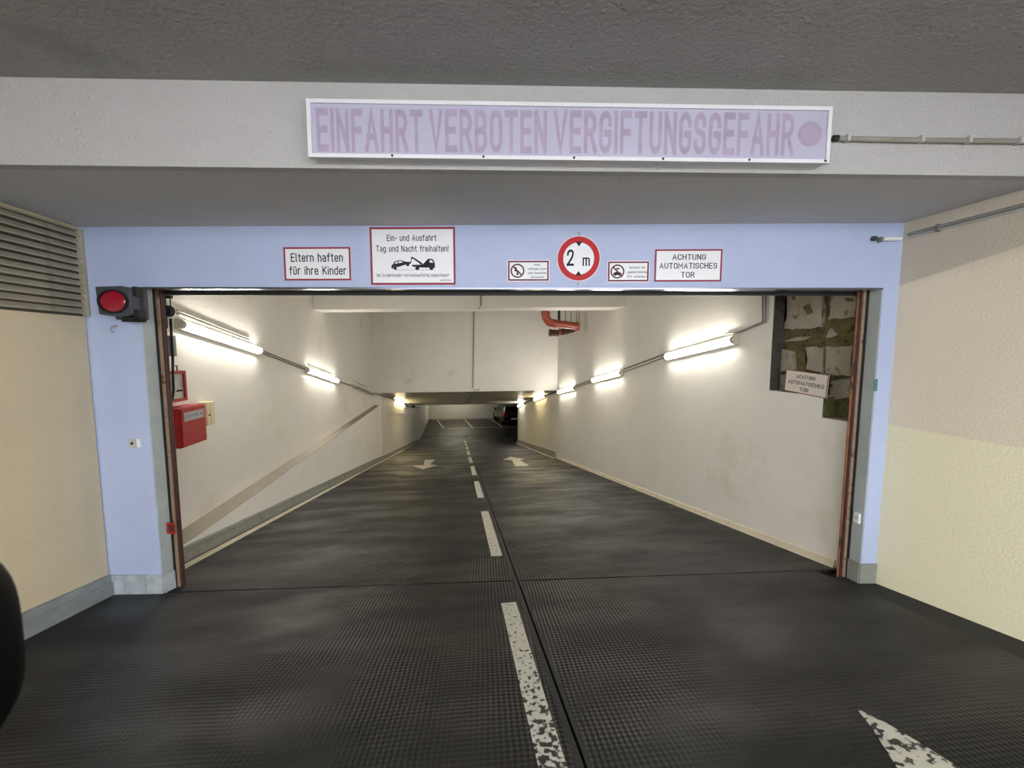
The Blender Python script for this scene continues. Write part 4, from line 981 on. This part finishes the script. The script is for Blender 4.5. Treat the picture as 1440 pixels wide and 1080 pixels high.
# ivory box beyond
XI = XL+.09
a, b = onX(XI, 291, 575), onX(XI, 302, 575); zt_, zb_ = onX(XI, 300, 564).z, onX(XI, 300, 597).z
e = empty('control_box', Matrix.Translation((XL, a.y, zb_)), 'small ivory control box on the wall beside the red box', 'box')
Lc, Hc = b.y-a.y, zt_-zb_
fin('body', bx(0, .075, 0, Lc, 0, Hc), 'ivory', e, bev=.004); fin('cover', bx(.076, .09, .004, Lc*.45, .004, Hc-.004), 'ivory', e, bev=.003)
fin('cover', bx(.076, .09, Lc*.50, Lc-.004, .004, Hc-.004), 'ivory', e, bev=.003)
fin('button', tb([(.09, Lc*.25, Hc*.45), (.096, Lc*.25, Hc*.45)], .010, 10), 'ink', e)
# gate operator with hanging spring cable
C0 = FAC.pt(.56, .34, 0)
zm = hit(FAC.N, FAC.N.dot(C0), 242, 437).z
mp_ = hit(FAC.N, FAC.N.dot(C0), 237, 437)
e = empty('gate_operator', Matrix.Translation(mp_), 'black gate operator wheel and bracket at the top of the left track', 'machine')
fin('wheel', tb([(-.03, -.0, 0), (-.03, .05, 0)], .048, 18), 'black', e, smooth=True)
fin('wheel_hub', tb([(-.03, -.01, 0), (-.03, .06, 0)], .014, 10), 'steel', e)
fin('bracket', bx(-.10, -.05, -.01, .06, -.14, 3.08-mp_.z), 'black', e)
fin('arm', bx(-.10, .02, .0, .03, .10, .125), 'black', e)
fin('pull_rod', tb([(.005, .02, .3), (.005, .02, .0)], .004, 6), 'black', e)
# corrugated cable
e = empty('coiled_cable', Matrix.Translation(mp_+Vector((0, .02, 0))), 'black coiled cable hanging beside the left gate track', 'cable')
tg = [hit(FAC.N, FAC.N.dot(C0)+.02, *q) for q in ((240, 448), (240, 453), (241, 470), (242, 490), (243, 505), (243, 520), (243.5, 535), (244, 550), (242.5, 560), (240, 566))]
bm = bmesh.new(); pts = []; rad = []
for a, b in zip(tg, tg[1:]):
    for k in range(10): pts.append(a.lerp(b, k/10)-(mp_+Vector((0, .02, 0)))); rad.append(.012 if len(pts) % 2 else .007)
tube(bm, pts, rad, 8); fin('corrugated_sleeve', bm, 'black', e)
a, b = hit(FAC.N, FAC.N.dot(C0)+.045, 234, 472), hit(FAC.N, FAC.N.dot(C0)+.045, 246, 501)
c_ = (a+b)/2 - Vector(e.matrix_world.translation)
o = fin('cable_duct', bx(-abs(b.x-a.x)/2, abs(b.x-a.x)/2, -.02, .02, -abs(b.z-a.z)/2, abs(b.z-a.z)/2), 'conduit', e, bev=.004); o.location = c_
o['label'] = 'small grey duct box behind the cable'

# ------------------------------------------------------------------ parked car at the bottom
def make_car(mw):
    c = empty('car', mw, 'dark hatchback parked in the far right basement bay, seen from behind', 'car')
    # stations along length (y, from rear bumper 0 to nose 4.1): z_low, z_belt, half-width
    def loft(st, close=True):
        bm = bmesh.new(); rs = []
        for sec in st: rs.append([bm.verts.new(p) for p in sec])
        for a, b in zip(rs, rs[1:]):
            for i in range(len(a)): bm.faces.new((a[i], b[i], b[(i+1) % len(a)], a[(i+1) % len(a)]))
        bm.faces.new(rs[0]); bm.faces.new(rs[-1][::-1]); return bm
    def sec(y, zl_, zm_, zb_, h):
        r_ = [(h*.90, zl_), (h*.99, zl_+.12), (h, zm_), (h*.96, zb_-.06), (h*.88, zb_)]
        return [(x, y, z) for x, z in r_] + [(-x, y, z) for x, z in r_[::-1]]
    body = [sec(0, .34, .62, .92, .74), sec(.10, .26, .62, .98, .83), sec(.6, .22, .6, 1.0, .87), (sec(2, .2, .58, .97, .88)), sec(3.0, .2, .58, .93, .87), sec(3.7, .24, .55, .82, .82), sec(4.05, .34, .5, .68, .68)]
    fin('body', loft(body), 'carpaint', c, smooth=True)
    def sec2(y, zb_, zt2, hb, ht):
        r_ = [(hb, zb_), (ht+.03, zt2-.10), (ht-.06, zt2)]
        return [(x, y, z) for x, z in r_] + [(-x, y, z) for x, z in r_[::-1]]
    fin('cabin', loft([sec2(.12, .96, 1.02, .78, .76), sec2(.42, .97, 1.42, .78, .60), sec2(.9, .97, 1.50, .79, .62), sec2(1.9, .95, 1.49, .79, .62), sec2(2.5, .94, 1.30, .78, .62), sec2(3.05, .91, .95, .74, .7)]), 'carpaint', c, smooth=True)
    # windows proud of the cabin
    fin('rear_window', pr([(-.52, 1.08), (.52, 1.08), (.46, 1.36), (-.46, 1.36)], 0, .02, 1), 'glass', c)
    rw = c.children[-1] if c.children else None
    o = [k for k in bpy.data.objects if k.parent == c and k.name.startswith('rear_window')][0]
    for v in o.data.vertices: v.co.y += .12+(v.co.z-1.02)*.72
    for s_ in (-1, 1):
        for (p) in ([(.55, 1.04), (1.35, 1.03), (1.35, 1.38), (.75, 1.38)], [(1.42, 1.03), (2.45, 1.0), (2.1, 1.36), (1.42, 1.38)]):
            bm = bmesh.new()
            vs = [bm.verts.new((s_*(.80-(z-.97)*.36+d), y, z)) for d in (.006, -.02) for y, z in p]
            for f in ((0, 1, 2, 3), (7, 6, 5, 4), (0, 4, 5, 1), (1, 5, 6, 2), (2, 6, 7, 3), (3, 7, 4, 0)): bm.faces.new([vs[i] for i in f])
            fin('side_window', bm, 'glass', c)
        fin('tail_light', bx(*sorted((s_*.58, s_*.84)), -.005, .24, .70, .98), 'tail', c, bev=.03)
        fin('door_mirror', bx(*sorted((s_*.86, s_*1.03)), 2.3, 2.42, .96, 1.1), 'carpaint', c, bev=.03)
        for y in (.72, 3.3):
            wname = fin('wheel', tb([(s_*.66, y, .31), (s_*.86, y, .31)], .31, 24), 'black', c)
            fin('wheel_rim', tb([(s_*.86, y, .31), (s_*.875, y, .31)], .20, 18), 'hub', wname)
    fin('rear_bumper', bx(-.84, .84, -.07, .12, .36, .60), 'carpaint', c, bev=.04)
    fin('number_plate', bx(-.26, .26, -.082, -.071, .46, .57), 'white', c)
    fin('tailgate_trim', bx(-.42, .42, -.012, .02, .80, .835), 'polish', c)
    fin('exhaust', tb([(-.5, -.08, .3), (-.5, .2, .3)], .03, 10), 'steel', c)
    return c
make_car(Matrix.Translation((4.28, 30.9, BZ)) @ Matrix.Rotation(R(8.5), 4, 'Z'))
# small dark sensor at the left end of the tunnel ceiling
e = empty('ceiling_sensor', Matrix.Translation((-2.4, 21.1, -1.62)), 'small dark red sensor at the far left end of the tunnel ceiling', 'sensor')
fin('body', bx(-.06, .10, -.05, .05, -.12, .0), 'maroon', e, bev=.01); fin('sensor_eye', tb([(.02, -.05, -.06), (.02, -.07, -.06)], .03, 10), 'black', e)

# ------------------------------------------------------------------ black wing mirror of the photographer's car
bm = bmesh.new(); rings = []; n1, n2 = 18, 28
for i in range(n1+1):
    t = -1+2*i/n1; k = (1-abs(t)**3.2)**(1/2.6) if abs(t) < 1 else 0
    rings.append([bm.verts.new((math.copysign(abs(math.cos(a))**.8, math.cos(a))*.105*k, math.copysign(abs(math.sin(a))**.8, math.sin(a))*.05*k, t*.098)) for a in [2*math.pi*j/n2 for j in range(n2)]] if 0 < i < n1 else [bm.verts.new((0, 0, t*.098))])
for a, b in zip(rings, rings[1:]):
    for j in range(n2):
        if len(a) == 1: bm.faces.new((a[0], b[j], b[(j+1) % n2]))
        elif len(b) == 1: bm.faces.new((a[j], a[(j+1) % n2], b[0]))
        else: bm.faces.new((a[j], a[(j+1) % n2], b[(j+1) % n2], b[j]))
MC = EYE + ray(-336, 1003)*.43
e = empty('wing_mirror', Matrix.Translation(MC) @ Matrix.Rotation(R(36), 4, 'Z') @ Matrix.Scale(1.72, 4), "plain black wing mirror housing at the left edge of the foreground", 'mirror')
fin('housing', bm, 'blackgloss', e, smooth=True)
fin('mirror_glass', bx(-.075, .075, -.054, -.049, -.065, .065), 'glass', e, bev=.002)
fin('arm', tb([(-.06, .0, -.05), (-.14, -.02, -.09), (-.22, -.04, -.10)], .022, 10), 'blackgloss', e, smooth=True)
